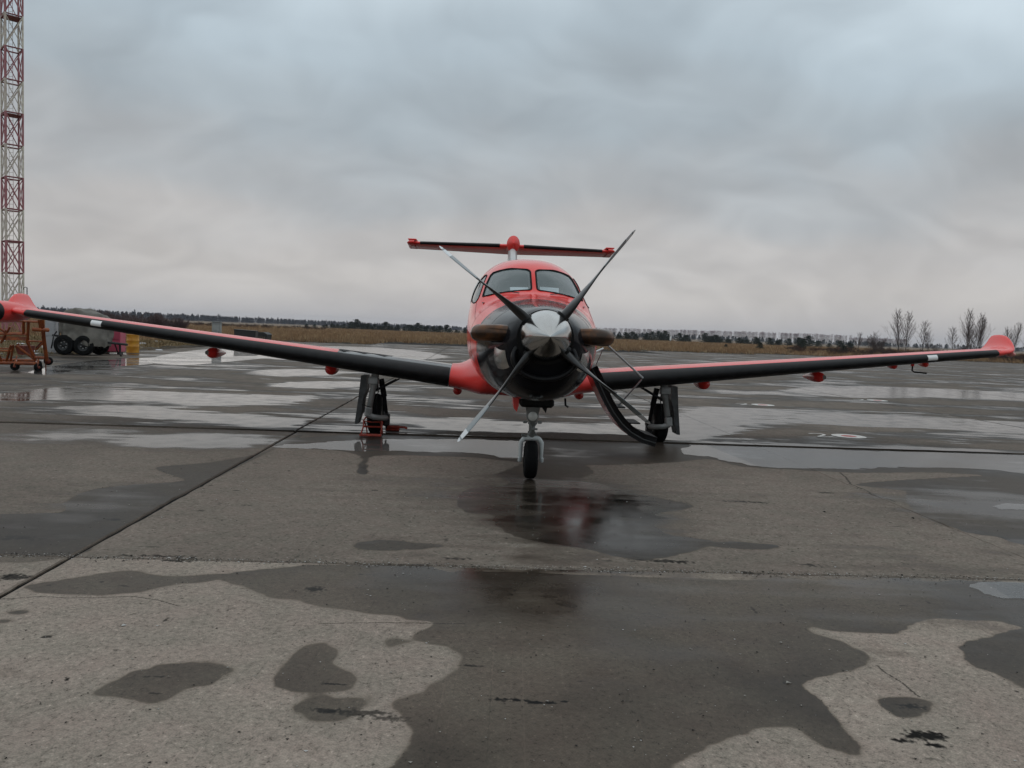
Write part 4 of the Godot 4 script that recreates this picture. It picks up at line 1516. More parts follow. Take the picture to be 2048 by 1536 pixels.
func make_props() -> void:
	make_chocks()
	make_mast()
	make_trolley()
	make_trailer()
	make_markings()
	var dark := mat(0.018, 0.019, 0.018, 0.55)
	var grey := mottled(Color(0.30, 0.31, 0.30), Color(0.22, 0.225, 0.22), 4, 71, 0.6)
	# grey cabinet at the far edge of the apron
	var g: Array = [-22.18, -59.47]
	var cab := thing("cabinet", "grey metal cabinet standing alone behind the left wing, mirrored in the wet apron", "cabinet", Vector3(g[0], -0.05, g[1]), 0.1)
	var b := B.new()
	b.box(at(0, 0.86, 0), Vector3(0.60, 1.56, 0.45), 0.015)
	part("cabinet_body", b, grey, cab)
	b = B.new()
	b.box(at(0, 1.665, 0), Vector3(0.68, 0.05, 0.53), 0.012)
	part("cabinet_lid", b, grey, cab)
	b = B.new()
	b.box(at(0, 0.86, 0.232), Vector3(0.50, 1.40, 0.02), 0.005)
	var cd := part("cabinet_door", b, grey, cab)
	b = B.new()
	b.box(at(0.19, 0.9, 0.25), Vector3(0.03, 0.14, 0.03), 0.006)
	part("handle", b, dark, cd)
	b = B.new()
	b.box(at(0, 0.04, 0), Vector3(0.54, 0.08, 0.40), 0.01)
	part("plinth", b, dark, cab)
	# two black waste containers
	var q: Array = [-21.49, -63.96]
	var bin := thing("waste_container", "larger black waste container with a sagging lid at the edge of the dry grass", "container", Vector3(q[0], -0.05, q[1]), 0.12)
	b = B.new()
	b.prism(PackedVector2Array([Vector2(-0.78, 0.12), Vector2(0.78, 0.12), Vector2(0.84, 1.00), Vector2(-0.84, 1.08)]), 1.0, at(0, 0, -0.5))
	part("container_body", b, dark, bin)
	b = B.new()
	b.box(Transform3D(Basis(Vector3.BACK, -0.05), Vector3(0, 1.07, 0)), Vector3(1.74, 0.05, 1.08), 0.02)
	part("lid", b, dark, bin)
	for s in [-0.6, 0.6]:
		b = B.new()
		b.lathe([Vector2(0.001, -0.04), Vector2(0.09, -0.04), Vector2(0.09, 0.04), Vector2(0.001, 0.04)], Transform3D(Basis(Vector3.BACK, PI / 2), Vector3(s, 0.09, 0.4)), 14)
		part("castor", b, M.rubber, bin)
	q = [-21.35, -67.33]
	bin = thing("waste_container", "smaller black container with a pitched lid right of the larger one", "container", Vector3(q[0], -0.05, q[1] - 0.6), -0.15)
	b = B.new()
	b.prism(PackedVector2Array([Vector2(-0.5, 0.1), Vector2(0.5, 0.1), Vector2(0.54, 0.74), Vector2(-0.54, 0.74)]), 0.9, at(0, 0, -0.45))
	part("container_body", b, dark, bin)
	b = B.new()
	b.prism(PackedVector2Array([Vector2(-0.58, 0.745), Vector2(0.58, 0.745), Vector2(0.25, 0.93), Vector2(-0.25, 0.93)]), 0.98, at(0, 0, -0.49))
	part("lid", b, dark, bin)
	# far white marker board
	q = [45.25, -230.56]
	var mk := thing("marker_board", "small white marker board far across the grass field", "marker", Vector3(q[0] * 2.0, 0, q[1] * 2.0 if q[1] > -200.0 else -300.0))
	mk.position = Vector3(59.0, 0, -300.0)
	b = B.new()
	b.box(at(0, 0.6, 0), Vector3(0.14, 1.2, 0.14), 0.02)
	part("post", b, grey, mk)
	b = B.new()
	b.box(at(0, 1.45, 0.03), Vector3(0.62, 1.5, 0.1), 0.02)
	part("board", b, mat(0.8, 0.8, 0.78, 0.6), mk)
	# thin pole with two hooks next to the mast
	q = [-35.45, 3.59, -35.46, 1.67]
	var pole := thing("hooked_pole", "thin dark pole with two short hooks beside the lattice mast", "pole", Vector3(q[0], 0, -58))
	b = B.new()
	b.tube([Vector3(0, -0.1, 0), Vector3(0, q[1], 0)], 0.035, 8)
	part("pole_shaft", b, dark, pole)
	for h in [0.02, 0.62]:
		b = B.new()
		b.tube([Vector3(0, q[1] - h, 0), Vector3(-0.12, q[1] - h + 0.05, 0), Vector3(-0.24, q[1] - h, 0), Vector3(-0.25, q[1] - h - 0.14, 0)], 0.025, 6)
		part("hook", b, dark, pole)

func make_chocks() -> void:
	var red := mottled(Color(0.36, 0.045, 0.022), Color(0.20, 0.028, 0.018), 6, 72, 0.5, 256, 0.5)
	var g: Array = [-2.16, -12.24]
	var c := thing("wheel_chock", "red tubular steel wheel chock frame in front of the left main wheel", "wheel chock", Vector3(g[0], 0, g[1]), 0.03, "wheel chocks")
	var b := B.new()
	b.box(at(0, 0.022, 0.0), Vector3(0.335, 0.035, 0.07), 0.006)
	part("base_bar", b, red, c)
	b = B.new()
	b.tube([Vector3(-0.125, 0.145, -0.06), Vector3(0.165, 0.145, -0.06)], 0.014, 8)
	part("cross_bar", b, red, c)
	b = B.new()
	b.tube([Vector3(-0.125, 0.23, -0.08), Vector3(0.0, 0.215, -0.07), Vector3(0.16, 0.225, -0.08)], 0.010, 8)
	part("cross_bar", b, red, c)
	b = B.new()
	b.tube([Vector3(-0.15, 0.04, -0.02), Vector3(-0.12, 0.15, -0.05), Vector3(-0.125, 0.24, -0.08), Vector3(-0.095, 0.285, -0.08), Vector3(-0.03, 0.295, -0.08), Vector3(0.10, 0.29, -0.08), Vector3(0.155, 0.272, -0.08), Vector3(0.165, 0.22, -0.075), Vector3(0.165, 0.14, -0.05), Vector3(0.155, 0.04, -0.02)], 0.012, 8)
	part("hoop_handle", b, red, c)
	for x in [-0.11, 0.13]:
		b = B.new()
		b.tube([Vector3(x, 0.22, -0.07), Vector3(x + 0.03, 0.12, -0.10), Vector3(x + 0.04, 0.03, -0.11)], 0.010, 7)
		part("support_leg", b, red, c)
	var k := thing("wheel_chock", "dark red wheel chock lying behind the left main wheel", "wheel chock", Vector3(g[0] + 0.27, 0.022, g[1] - 0.72), 0.1, "wheel chocks")
	b = B.new()
	b.prism(PackedVector2Array([Vector2(-0.1, 0.005), Vector2(0.12, 0.005), Vector2(0.0, 0.08)]), 0.22, Transform3D(Basis(Vector3.UP, PI / 2), Vector3(-0.15, 0, 0)))
	part("wedge", b, red, k)
	b = B.new()
	b.tube([Vector3(-0.12, 0.06, 0.08), Vector3(0.16, 0.06, 0.09), Vector3(0.2, 0.04, 0.09)], 0.02, 8)
	part("tie_bar", b, red, k)

func make_mast() -> void:
	var red := mottled(Color(0.30, 0.10, 0.105), Color(0.20, 0.065, 0.07), 5, 73, 0.6)
	var white := mottled(Color(0.50, 0.46, 0.37), Color(0.32, 0.25, 0.21), 5, 74, 0.6)
	var q: Array = [-40.32, 4.94]
	var mast := thing("lattice_mast", "tall lattice mast painted in red and white bands at the left edge", "mast", Vector3(q[0] - 0.5, 0, -64.9), 0.0)
	var w := 0.93
	var c := [Vector3(0.06, 0, w), Vector3(w, 0, 0.1), Vector3(-0.06, 0, -w), Vector3(-w, 0, -0.1)]
	for k in 17:
		var m := red if k % 2 == 0 else white
		var sec := sub_node("mast_section", mast)
		sec.position.y = k * 2.53 - 0.1
		for i in 4:
			var b := B.new()
			b.tube([c[i], c[i] + Vector3(0, 2.53, 0)], 0.095 if i == 0 else 0.07, 8)
			part("leg", b, m, sec)
			var d: Vector3 = c[(i + 1) % 4]
			b = B.new()
			b.tube([c[i] + Vector3(0, 2.50, 0), d + Vector3(0, 2.50, 0)], 0.06, 6)
			part("cross_bar", b, red if k % 2 == 0 or i % 2 == 0 else white, sec)
			b = B.new()
			b.tube([c[i] + Vector3(0, 0.05, 0), d + Vector3(0, 2.45, 0)], 0.055 if i == 0 and k % 2 == 1 else 0.035, 6)
			part("diagonal_brace", b, m, sec)
			b = B.new()
			b.tube([d + Vector3(0, 0.05, 0), c[i] + Vector3(0, 2.45, 0)], 0.055 if i == 0 and k % 2 == 0 else 0.032, 6)
			part("diagonal_brace", b, m, sec)
		var ladder := B.new()
		for s in [-0.16, 0.16]:
			ladder.tube([Vector3(-0.25 + s, 0, -0.25), Vector3(-0.25 + s, 2.53, -0.25)], 0.018, 5)
		for r in 8:
			ladder.tube([Vector3(-0.41, 0.16 + r * 0.316, -0.25), Vector3(-0.09, 0.16 + r * 0.316, -0.25)], 0.012, 4)
		part("ladder_piece", ladder, m, sec)
		if k == 9 or k == 6:
			var deck := B.new()
			deck.prism(PackedVector2Array([Vector2(0, w), Vector2(w, 0), Vector2(0, -w), Vector2(-w, 0)]), 0.05, Transform3D(Basis(Vector3.RIGHT, PI / 2), Vector3(0, 2.42, 0)))
			part("platform_grate", deck, red, sec)

func make_trolley() -> void:
	var org := mottled(Color(0.38, 0.092, 0.018), Color(0.17, 0.042, 0.016), 6, 75, 0.5, 256, 1.2)
	var rust := mottled(Color(0.20, 0.035, 0.018), Color(0.11, 0.022, 0.014), 6, 76, 0.6, 256, 1.0)
	var t := thing("work_platform", "rusty orange tubular work platform on castors under the left wing tip", "work platform", Vector3.ZERO)
	var z := -23.6
	var lay := [["upright", 0.055, [-13.98, 1.53, -13.92, 0.91, -13.92, 0.91, -13.84, 0.32]], ["upright", 0.045, [-14.06, 1.53, -14.01, 1.23]],
		["top_rail", 0.030, [-16.12, 1.45, -14.03, 1.47]], ["shelf_rail", 0.028, [-16.12, 1.05, -14.44, 1.08]], ["middle_rail", 0.026, [-14.41, 0.89, -13.91, 0.89]],
		["side_tube", 0.060, [-14.25, 1.24, -13.79, 1.24]], ["diagonal_brace", 0.026, [-13.92, 0.88, -14.18, 0.62]], ["diagonal_brace", 0.036, [-14.74, 0.73, -14.16, 0.32]],
		["support_leg", 0.036, [-14.44, 0.89, -14.18, 0.34]], ["support_leg", 0.036, [-14.9, 0.75, -15.04, 0.27]], ["support_leg", 0.030, [-14.83, 0.76, -14.92, 0.28]],
		["base_rail", 0.050, [-16.13, 0.2, -14.16, 0.23]], ["base_rail", 0.040, [-14.19, 0.41, -13.81, 0.41]], ["lower_rail", 0.026, [-16.12, 0.56, -14.86, 0.58]],
		["upright", 0.04, [-14.53, 1.48, -14.53, 1.09]], ["upright", 0.04, [-14.38, 1.47, -14.41, 0.89]], ["diagonal_brace", 0.03, [-15.38, 1.33, -15.02, 1.08]], ["diagonal_brace", 0.03, [-14.93, 1.29, -15.2, 0.8]],
		["support_leg", 0.036, [-15.35, 0.59, -15.17, 0.24]], ["diagonal_brace", 0.026, [-15.05, 1.19, -15.14, 0.86]]]
	for e in lay:
		var b := B.new()
		bars(b, e[2], z, e[1], 8)
		part(e[0], b, org, t)
	# the far side of the frame
	for k in [2, 3, 7, 8, 11, 13, 6]:
		var b := B.new()
		var back := []
		for i in lay[k][2].size():
			back.append(lay[k][2][i] - (0.9 if i % 2 == 0 else 0.0))
		bars(b, back, z - 1.5, lay[k][1] * 0.9, 6)
		part(lay[k][0], b, org if k % 2 else rust, t)
	for e in [[-14.16, 0.23], [-14.79, 0.22], [-13.98, 1.44], [-14.41, 0.89], [-15.11, 1.07], [-13.84, 0.38]]:
		var b := B.new()
		b.tube([Vector3(e[0], e[1], z), Vector3(e[0] - 0.9, e[1], z - 1.5)], 0.03, 6)
		part("cross_tie", b, org, t)
	var sh: Array = [-16.12, 0.99, -14.4, 1.02, -14.4, 0.91, -16.12, 0.87]
	var s := B.new()
	s.prism(PackedVector2Array([Vector2(sh[0], sh[1]), Vector2(sh[2], sh[3]), Vector2(sh[4], sh[5]), Vector2(sh[6], sh[7])]), 0.03, at(0, 0, z - 0.05))
	part("side_board", s, org, t)
	var hp: Array = [-14.86, 0.74, -14.53, 0.74, -14.61, 0.47, -14.77, 0.48]
	s = B.new()
	s.prism(PackedVector2Array([Vector2(hp[0], hp[1]), Vector2(hp[2], hp[3]), Vector2(hp[4], hp[5]), Vector2(hp[6], hp[7])]), 0.5, at(0, 0, z - 0.6))
	part("tool_hopper", s, rust, t)
	# castors
	for e in [[[-14.79, 0.04], 0.12, 0.25], [[-14.1, 0.1], 0.12, 1.1], [[-15.53, 0.02], 0.12, 0.3]]:
		for far in [0.0, -1.5]:
			var cb := B.new()
			var ex: float = e[0][0] + far * 0.6
			var xf := Transform3D(Basis(Vector3.UP, e[2]) * Basis(Vector3.RIGHT, PI / 2), Vector3(ex, 0.122, z + far))
			cb.lathe([Vector2(0.04, -0.045), Vector2(0.10, -0.045), Vector2(0.12, -0.03), Vector2(0.12, 0.03), Vector2(0.10, 0.045), Vector2(0.04, 0.045)], xf, 20)
			var cs := part("castor", cb, M.rubber, t)
			var hub := B.new()
			hub.lathe([Vector2(0.001, -0.05), Vector2(0.04, -0.05), Vector2(0.04, 0.05), Vector2(0.001, 0.05)], xf, 12)
			part("hub", hub, rust, cs)
			var fork := B.new()
			fork.tube([Vector3(ex, 0.12, z + far + 0.06), Vector3(ex + 0.03, 0.30, z + far + 0.03), Vector3(ex + 0.02, 0.36, z + far)], 0.018, 6)
			part("castor_fork", fork, org, t)
	var big: Array = [-13.97, 0.3]
	var jw := B.new()
	var jx := Transform3D(Basis(Vector3.UP, 0.15) * Basis(Vector3.RIGHT, PI / 2), Vector3(big[0], big[1], -23.9))
	jw.lathe([Vector2(0.05, -0.05), Vector2(0.10, -0.05), Vector2(0.125, -0.03), Vector2(0.125, 0.03), Vector2(0.10, 0.05), Vector2(0.05, 0.05)], jx, 22)
	var jn := part("jack_wheel", jw, M.rubber, t)
	var jh := B.new()
	jh.lathe([Vector2(0.001, -0.056), Vector2(0.085, -0.052), Vector2(0.085, 0.052), Vector2(0.001, 0.056)], jx, 18)
	part("hub", jh, rust, jn)
	var jack := B.new()
	jack.tube([Vector3(big[0] - 0.05, big[1], -23.85), Vector3(big[0] - 0.05, 0.0, -23.85)], 0.018, 6)
	part("jack_foot", jack, org, t)

func make_trailer() -> void:
	var dark := mat(0.012, 0.012, 0.012, 0.55)
	var g: Array = [-18.56, 0.45]
	var base := Vector3(g[0], 0, -34.62)
	var t := thing("covered_trailer", "black two-wheeled trailer under a sagging grey tarpaulin", "trailer", base)
	var px := 34.0 / 1590.8
	# tarpaulin: a rounded hump with an uneven hem and folds
	var n := noise(0.9, 81, 4)
	var tb := B.new()
	var rows := []
	for i in 22:
		var v := i / 21.0
		var row := PackedVector3Array()
		for j in 72:
			var f := TAU * j / 72
			var cx := signf(cos(f)) * pow(absf(cos(f)), 0.45)
			var cz := signf(sin(f)) * pow(absf(sin(f)), 0.45)
			var flare := minf(1.0, v * 2.1)
			var r := pow(flare, 0.6)
			var fold := n.get_noise_2d(cx * 2.2 + cz * 3.1, v * 1.2) * 0.24 * v
			var x := cx * (0.90 * r + fold + (0.06 if v > 0.5 else 0.0) * v)
			var z := cz * (0.62 * r + fold)
			var hump := 2.0 - 0.26 * smoothstep(-0.2, 0.95, x) - 0.12 * smoothstep(0.5, 0.95, -x) + n.get_noise_2d(x * 1.4, z * 1.4 + 9) * 0.10
			var hem := 0.72 - 0.26 * smoothstep(-0.4, 0.5, x) + n.get_noise_2d(x * 3.0, z * 3.0) * 0.12
			var y := hump if v < 0.36 else lerpf(hump, hem, pow((v - 0.36) / 0.64, 1.0))
			row.append(Vector3(x, y - 0.05 * flare * flare, z))
		rows.append(row)
	tb.grid(rows, true)
	part("tarpaulin", tb, mottled(Color(0.18, 0.165, 0.14), Color(0.10, 0.092, 0.078), 3, 82, 0.75, 256, 1.6), t)
	var ch := B.new()
	ch.box(at(0.02, 0.62, 0), Vector3(1.7, 0.16, 1.0), 0.02)
	ch.box(at(0.0, 0.80, 0), Vector3(1.5, 0.3, 0.9), 0.02)
	part("chassis", ch, dark, t)
	var bar := B.new()
	bar.tube([Vector3(0.7, 0.60, 0.1), Vector3(1.86, 0.52, 0.2)], 0.05, 8)
	bar.tube([Vector3(0.7, 0.60, -0.5), Vector3(1.5, 0.54, 0.18)], 0.04, 8)
	part("draw_bar", bar, dark, t)
	var leg := B.new()
	leg.tube([Vector3(1.52, 0.58, 0.17), Vector3(1.54, 0.1, 0.17), Vector3(1.60, 0.0, 0.19)], 0.045, 8)
	leg.tube([Vector3(1.28, 0.56, 0.15), Vector3(1.45, 0.12, 0.17)], 0.03, 6)
	part("support_leg", leg, dark, t)
	var guard := B.new()
	guard.tube([Vector3(-1.20, 0.98, 0.2), Vector3(-1.18, 0.82, 0.45), Vector3(-1.22, 0.45, 0.5), Vector3(-1.26, 0.25, 0.5)], 0.03, 6)
	guard.tube([Vector3(-1.26, 0.82, 0.4), Vector3(-0.9, 0.78, 0.4)], 0.045, 6)
	part("tail_bracket", guard, dark, t)
	var post := B.new()
	post.tube([Vector3(-0.95, 0.6, 0.45), Vector3(-0.95, 1.35, 0.45)], 0.03, 6)
	part("stake", post, dark, t)
	for e in [[-0.64, 0.62], [0.22, 0.62], [-0.64, -0.62], [0.22, -0.62]]:
		var w := B.new()
		var xf := Transform3D(Basis(Vector3.RIGHT, PI / 2), Vector3(e[0], 0.43, e[1]))
		var pr := []
		for i in 15:
			var f := PI * i / 14.0
			pr.append(Vector2(0.24 + 0.19 * pow(sin(f), 0.5), 0.12 * signf(cos(f)) * pow(absf(cos(f)), 0.6)))
		w.lathe(pr, xf, 32)
		var wn := part("trailer_wheel", w, M.rubber, t)
		var rim := B.new()
		for s in [-1.0, 1.0]:
			rim.lathe([Vector2(0.001, 0.05 * s), Vector2(0.07, 0.05 * s), Vector2(0.08, 0.02 * s), Vector2(0.2, 0.03 * s), Vector2(0.245, 0.09 * s)], xf, 24)
		part("rim", rim, dark, wn)
		var nuts := B.new()
		for k in 6:
			var f := TAU * k / 6 + 0.3
			for s in [-1.0, 1.0]:
				nuts.box(at(e[0] + 0.13 * cos(f), 0.43 + 0.13 * sin(f), e[1] + 0.04 * s), Vector3(0.055, 0.045, 0.03), 0.008)
		part("wheel_nuts", nuts, mat(0.28, 0.28, 0.27, 0.4), wn)
	# red cabinet, yellow drum and grey locker behind it
	var pink := mat(0.46, 0.070, 0.115, 0.5)
	var q: Array = [-18.46, -36.29]
	var cab := thing("equipment_box", "pinkish red metal equipment box behind the trailer draw bar", "equipment box", Vector3(q[0], 0, q[1] - 0.5), 0.12)
	var b := B.new()
	b.box(at(0, 0.62, 0), Vector3(0.78, 1.05, 0.7), 0.02)
	part("box_body", b, pink, cab)
	b = B.new()
	b.box(at(0.0, 0.88, 0.358), Vector3(0.68, 0.42, 0.02), 0.006)
	part("upper_door", b, pink, cab)
	b = B.new()
	b.box(at(0.02, 0.36, 0.358), Vector3(0.62, 0.46, 0.02), 0.006)
	part("lower_door", b, pink, cab)
	b = B.new()
	b.prism(PackedVector2Array([Vector2(-0.33, 0.74), Vector2(0.10, 0.74), Vector2(-0.16, 0.98), Vector2(-0.33, 1.02)]), 0.012, at(0, 0, 0.370))
	part("pale_flap", b, mat(0.62, 0.25, 0.27, 0.5), cab)
	b = B.new()
	b.box(at(-0.48, 0.42, 0.1), Vector3(0.16, 0.62, 0.4), 0.02)
	part("side_unit", b, mat(0.22, 0.018, 0.03, 0.5), cab)
	for x in [-0.3, 0.3]:
		b = B.new()
		b.box(at(x, 0.05, 0.1), Vector3(0.1, 0.1, 0.5), 0.01)
		part("foot", b, dark, cab)
	q = [-18.45, -37.14]
	var drum := thing("steel_drum", "yellow steel drum beside the pinkish red box", "drum", Vector3(q[0] + 0.02, 0, q[1] - 1.4))
	b = B.new()
	var pr := [Vector2(0.001, 0.01), Vector2(0.27, 0.01), Vector2(0.285, 0.0), Vector2(0.285, 0.02)]
	for h in [0.30, 0.59]:
		pr += [Vector2(0.278, h - 0.03), Vector2(0.296, h), Vector2(0.278, h + 0.03)]
	pr += [Vector2(0.278, 0.86), Vector2(0.29, 0.88), Vector2(0.275, 0.88), Vector2(0.27, 0.865), Vector2(0.001, 0.865)]
	b.lathe(pr, Transform3D.IDENTITY, 32)
	part("drum_shell", b, mottled(Color(0.60, 0.30, 0.022), Color(0.46, 0.20, 0.02), 5, 83, 0.45), drum)
	b = B.new()
	b.lathe([Vector2(0.001, 0.885), Vector2(0.03, 0.885), Vector2(0.03, 0.865)], at(0.15, 0, 0.05), 12)
	part("bung", b, dark, drum)
	q = [-20.44, -35.24]
	var lock := thing("locker", "pale grey upright locker standing between the orange platform and the trailer", "locker", Vector3(q[0], 0, q[1]), 0.2)
	b = B.new()
	b.box(at(0, 0.72, 0), Vector3(0.42, 1.44, 0.4), 0.012)
	part("locker_body", b, mottled(Color(0.40, 0.40, 0.40), Color(0.30, 0.30, 0.31), 4, 84, 0.6), lock)
	for y in [0.42, 1.06]:
		b = B.new()
		b.box(at(0, y, 0.208), Vector3(0.36, 0.58, 0.016), 0.005)
		part("locker_door", b, mat(0.36, 0.36, 0.37, 0.5), lock)

func make_markings() -> void:
	var white := mottled(Color(0.66, 0.64, 0.60), Color(0.45, 0.43, 0.40), 6, 85, 0.55, 256, 0.5)
	var red := mottled(Color(0.42, 0.04, 0.035), Color(0.30, 0.035, 0.03), 6, 86, 0.55, 256, 0.5)
	var font := SystemFont.new()
	font.font_names = PackedStringArray(["Droid Sans"])
	var k := 0
	var names := ["nearest painted stand mark with a red disc and a 2 on the concrete", "painted stand mark with a red disc one slab beyond the nearest", "painted stand mark with a red disc farthest to the right"]
	for e in [[6.19, -14.47], [6.71, -21.16], [11.31, -24.54]]:
		var m := thing("stand_marking", names[k], "ground marking", Vector3(e[0], 0.0272 if k == 0 else 0.0042, e[1]), GRID, "painted stand marks")
		var b := B.new()
		ring_disc(b, 0.135, 0.30, 0.0)
		part("white_ring", b, white, m)
		b = B.new()
		ring_disc(b, 0.0, 0.135, 0.0)
		part("red_disc", b, red, m)
		var tm := TextMesh.new()
		tm.font = font
		tm.text = "2"
		tm.font_size = 64
		tm.pixel_size = 0.011
		tm.depth = 0.002
		var o := part("painted_number", tm, white, m)
		o.rotation.x = -PI / 2
		o.position = Vector3(-0.52, 0.001, 0.0)
		k += 1

func ring_disc(b: B, r0: float, r1: float, y: float) -> void:
	b.flat()
	var n := 36
	for j in n:
		var f := TAU * j / n
		var g := TAU * (j + 1) / n
		var p := Vector3(cos(f), 0, sin(f))
		var q := Vector3(cos(g), 0, sin(g))
		if r0 > 0:
			b.quad(p * r0 + Vector3(0, y, 0), q * r0 + Vector3(0, y, 0), q * r1 + Vector3(0, y, 0), p * r1 + Vector3(0, y, 0))
		else:
			b.tri(Vector3(0, y, 0), q * r1 + Vector3(0, y, 0), p * r1 + Vector3(0, y, 0))

# ---------------------------------------------------------------- field, grass, trees, far woods
func make_field() -> void:
	var m := mottled(Color(0.20, 0.125, 0.065), Color(0.085, 0.062, 0.036), 6, 91, 0.9, 512, 14.0)
	m.uv1_world_triplanar = true
	var b := B.new().flat()
	for i in 12:
		for j in 12:
			var x0 := lerpf(-3000, 3000, i / 12.0)
			var x1 := lerpf(-3000, 3000, (i + 1) / 12.0)
			var z0 := lerpf(80, -4200, j / 12.0)
			var z1 := lerpf(80, -4200, (j + 1) / 12.0)
			b.quad(Vector3(x0, -0.07, z0), Vector3(x0, -0.07, z1), Vector3(x1, -0.07, z1), Vector3(x1, -0.07, z0))
	tag(part("field", b, m), "flat brown field of dry grass reaching to the woods", "field", "", "structure")

func scatter(called: String, mesh: Mesh, m: Material, places: Array, tints: Array, label: String, category: String) -> void:
	var mm := MultiMesh.new()
	mm.transform_format = MultiMesh.TRANSFORM_3D
	mm.use_colors = true
	mm.mesh = mesh
	mm.instance_count = places.size()
	for i in places.size():
		mm.set_instance_transform(i, places[i])
		mm.set_instance_color(i, tints[i])
	var o := MultiMeshInstance3D.new()
	o.name = called
	o.multimesh = mm
	o.material_override = m
	add_child(o)
	tag(o, label, category, "", "stuff")

func tinted(rough := 0.85) -> StandardMaterial3D:
	var m := mat(1, 1, 1, rough, 0.0, 0.3)
	m.vertex_color_use_as_albedo = true
	return m

func spot(u: float, z: float) -> float:
	# the x of picture column u (2048 wide) at distance z, near the horizon
	return (u - 1024.0 + 4.0) / 1590.8 * z

func on_apron(x: float, z: float) -> bool:
	var p := x * cos(GRID) - z * sin(GRID)
	var q := x * sin(GRID) + z * cos(GRID)
	var far := -76.0 if p < -10.2 else -89.5 if p < 19.3 else -96.5 if p < 34.0 else -104.0
	return p > -17.9 and q > far

func bare_tree(h: float, sd: int, low: float, spread: float, boughs: int, stems := 1) -> Array:
	var r := RandomNumberGenerator.new()
	r.seed = sd
	var trunk := B.new()
	var crown := B.new()
	for s in stems:
		var lean := Vector3(r.randf_range(-0.1, 0.1), 1, r.randf_range(-0.1, 0.1)) * (1.0 if stems == 1 else 1.0)
		if stems > 1:
			lean += Vector3(cos(TAU * s / stems), 0, sin(TAU * s / stems)) * spread * 0.45
		lean = lean.normalized()
		var hh := h * (1.0 if s == 0 else r.randf_range(0.6, 0.97))
		var pts := []
		var rad := []
		var p := Vector3(0, -0.15, 0) + (Vector3(lean.x, 0, lean.z) * 0.3 if stems > 1 else Vector3.ZERO)
		for i in 9:
			pts.append(p)
			rad.append(hh * lerpf(0.0105, 0.0014, pow(i / 8.0, 0.8)))
			p += (lean + Vector3(r.randf_range(-0.08, 0.08), 0, r.randf_range(-0.08, 0.08))) * hh / 8.0
		trunk.tube(pts, rad, 5)
		for k in boughs:
			var t := lerpf(low, 0.97, pow((k + r.randf()) / boughs, 0.85))
			var i := mini(int(t * 8), 7)
			var o: Vector3 = pts[i].lerp(pts[i + 1], t * 8 - i)
			var f := k * 2.4 + r.randf_range(-0.5, 0.5)
			var out := Vector3(cos(f), 0, sin(f))
			var dir := (out * spread + Vector3.UP * r.randf_range(0.7, 1.15)).normalized()
			var l := hh * (0.34 * (1.0 - t) + 0.09) * r.randf_range(0.7, 1.25)
			var a := o
			var q := []
			var qr := []
			for e in 5:
				q.append(a)
				qr.append(hh * 0.0032 * (1.0 - e * 0.2) + 0.004)
				a += (dir + Vector3(r.randf_range(-0.16, 0.16), 0.09 * e, r.randf_range(-0.16, 0.16))) * l / 4.0
			crown.tube(q, qr, 3, false, false)
			for w in 9:
				var u := r.randf_range(0.15, 0.98)
				var c: Vector3 = q[mini(int(u * 4), 3)].lerp(q[mini(int(u * 4), 3) + 1], u * 4 - int(u * 4))
				var td := (dir + Vector3(r.randf_range(-0.9, 0.9), r.randf_range(0.0, 0.8), r.randf_range(-0.9, 0.9))).normalized()
				var tl := l * r.randf_range(0.22, 0.5)
				var mid := c + td * tl * 0.5 + Vector3(0, 0.02, 0)
				crown.tube([c, mid, c + td * tl + Vector3(0, tl * 0.12, 0)], [0.008, 0.006, 0.003], 3, false, false)
				for v in 2:
					var sd2 := (td + Vector3(r.randf_range(-0.8, 0.8), r.randf_range(0, 0.6), r.randf_range(-0.8, 0.8))).normalized()
					crown.tube([mid, mid + sd2 * tl * 0.6], [0.005, 0.003], 3, false, false)
	return [trunk.done(), crown.done()]

func plant(called: String, meshes: Array, mats: Array, label: String, category: String, group: String, names: Array) -> Node3D:
	var o := thing(called, label, category, Vector3.ZERO, 0.0, group)
	for k in meshes.size():
		part(names[k], meshes[k], mats[k], o)
	return o

func pine_meshes(h: float, sd: int) -> Array:
	var r := RandomNumberGenerator.new()
	r.seed = sd
	var trunk := B.new()
	trunk.tube([Vector3(0, -0.2, 0), Vector3(0.03, h * 0.5, 0), Vector3(0, h * 0.97, 0.02)], [0.07, 0.05, 0.012], 6)
	var crown := B.new().flat()
	var whorls := int(h * 3.4)
	for k in whorls:
		var t := (k + 0.5) / whorls
		var y := h * lerpf(0.06, 0.97, t)
		var reach := h * 0.50 * pow(1.0 - t, 0.55) + 0.14
		for j in 7:
			var f := j * TAU / 7 + k * 1.1 + r.randf_range(-0.3, 0.3)
			var l := reach * r.randf_range(0.55, 1.1)
			var d := Vector3(cos(f), r.randf_range(0.05, 0.45), sin(f))
			for e in 9:
				var u := lerpf(0.18, 1.0, e / 8.0)
				var c := Vector3(0, y, 0) + d * l * u
				var w := 0.21 * r.randf_range(0.7, 1.4)
				for q in 3:
					var v1 := Vector3(r.randf_range(-1, 1), r.randf_range(-0.3, 1.1), r.randf_range(-1, 1)).normalized() * w
					var v2 := Vector3(r.randf_range(-1, 1), r.randf_range(-0.5, 0.8), r.randf_range(-1, 1)).normalized() * w * 0.45
					crown.tri(c - v2, c + v1, c + v2)
	return [trunk.done(), crown.done()]

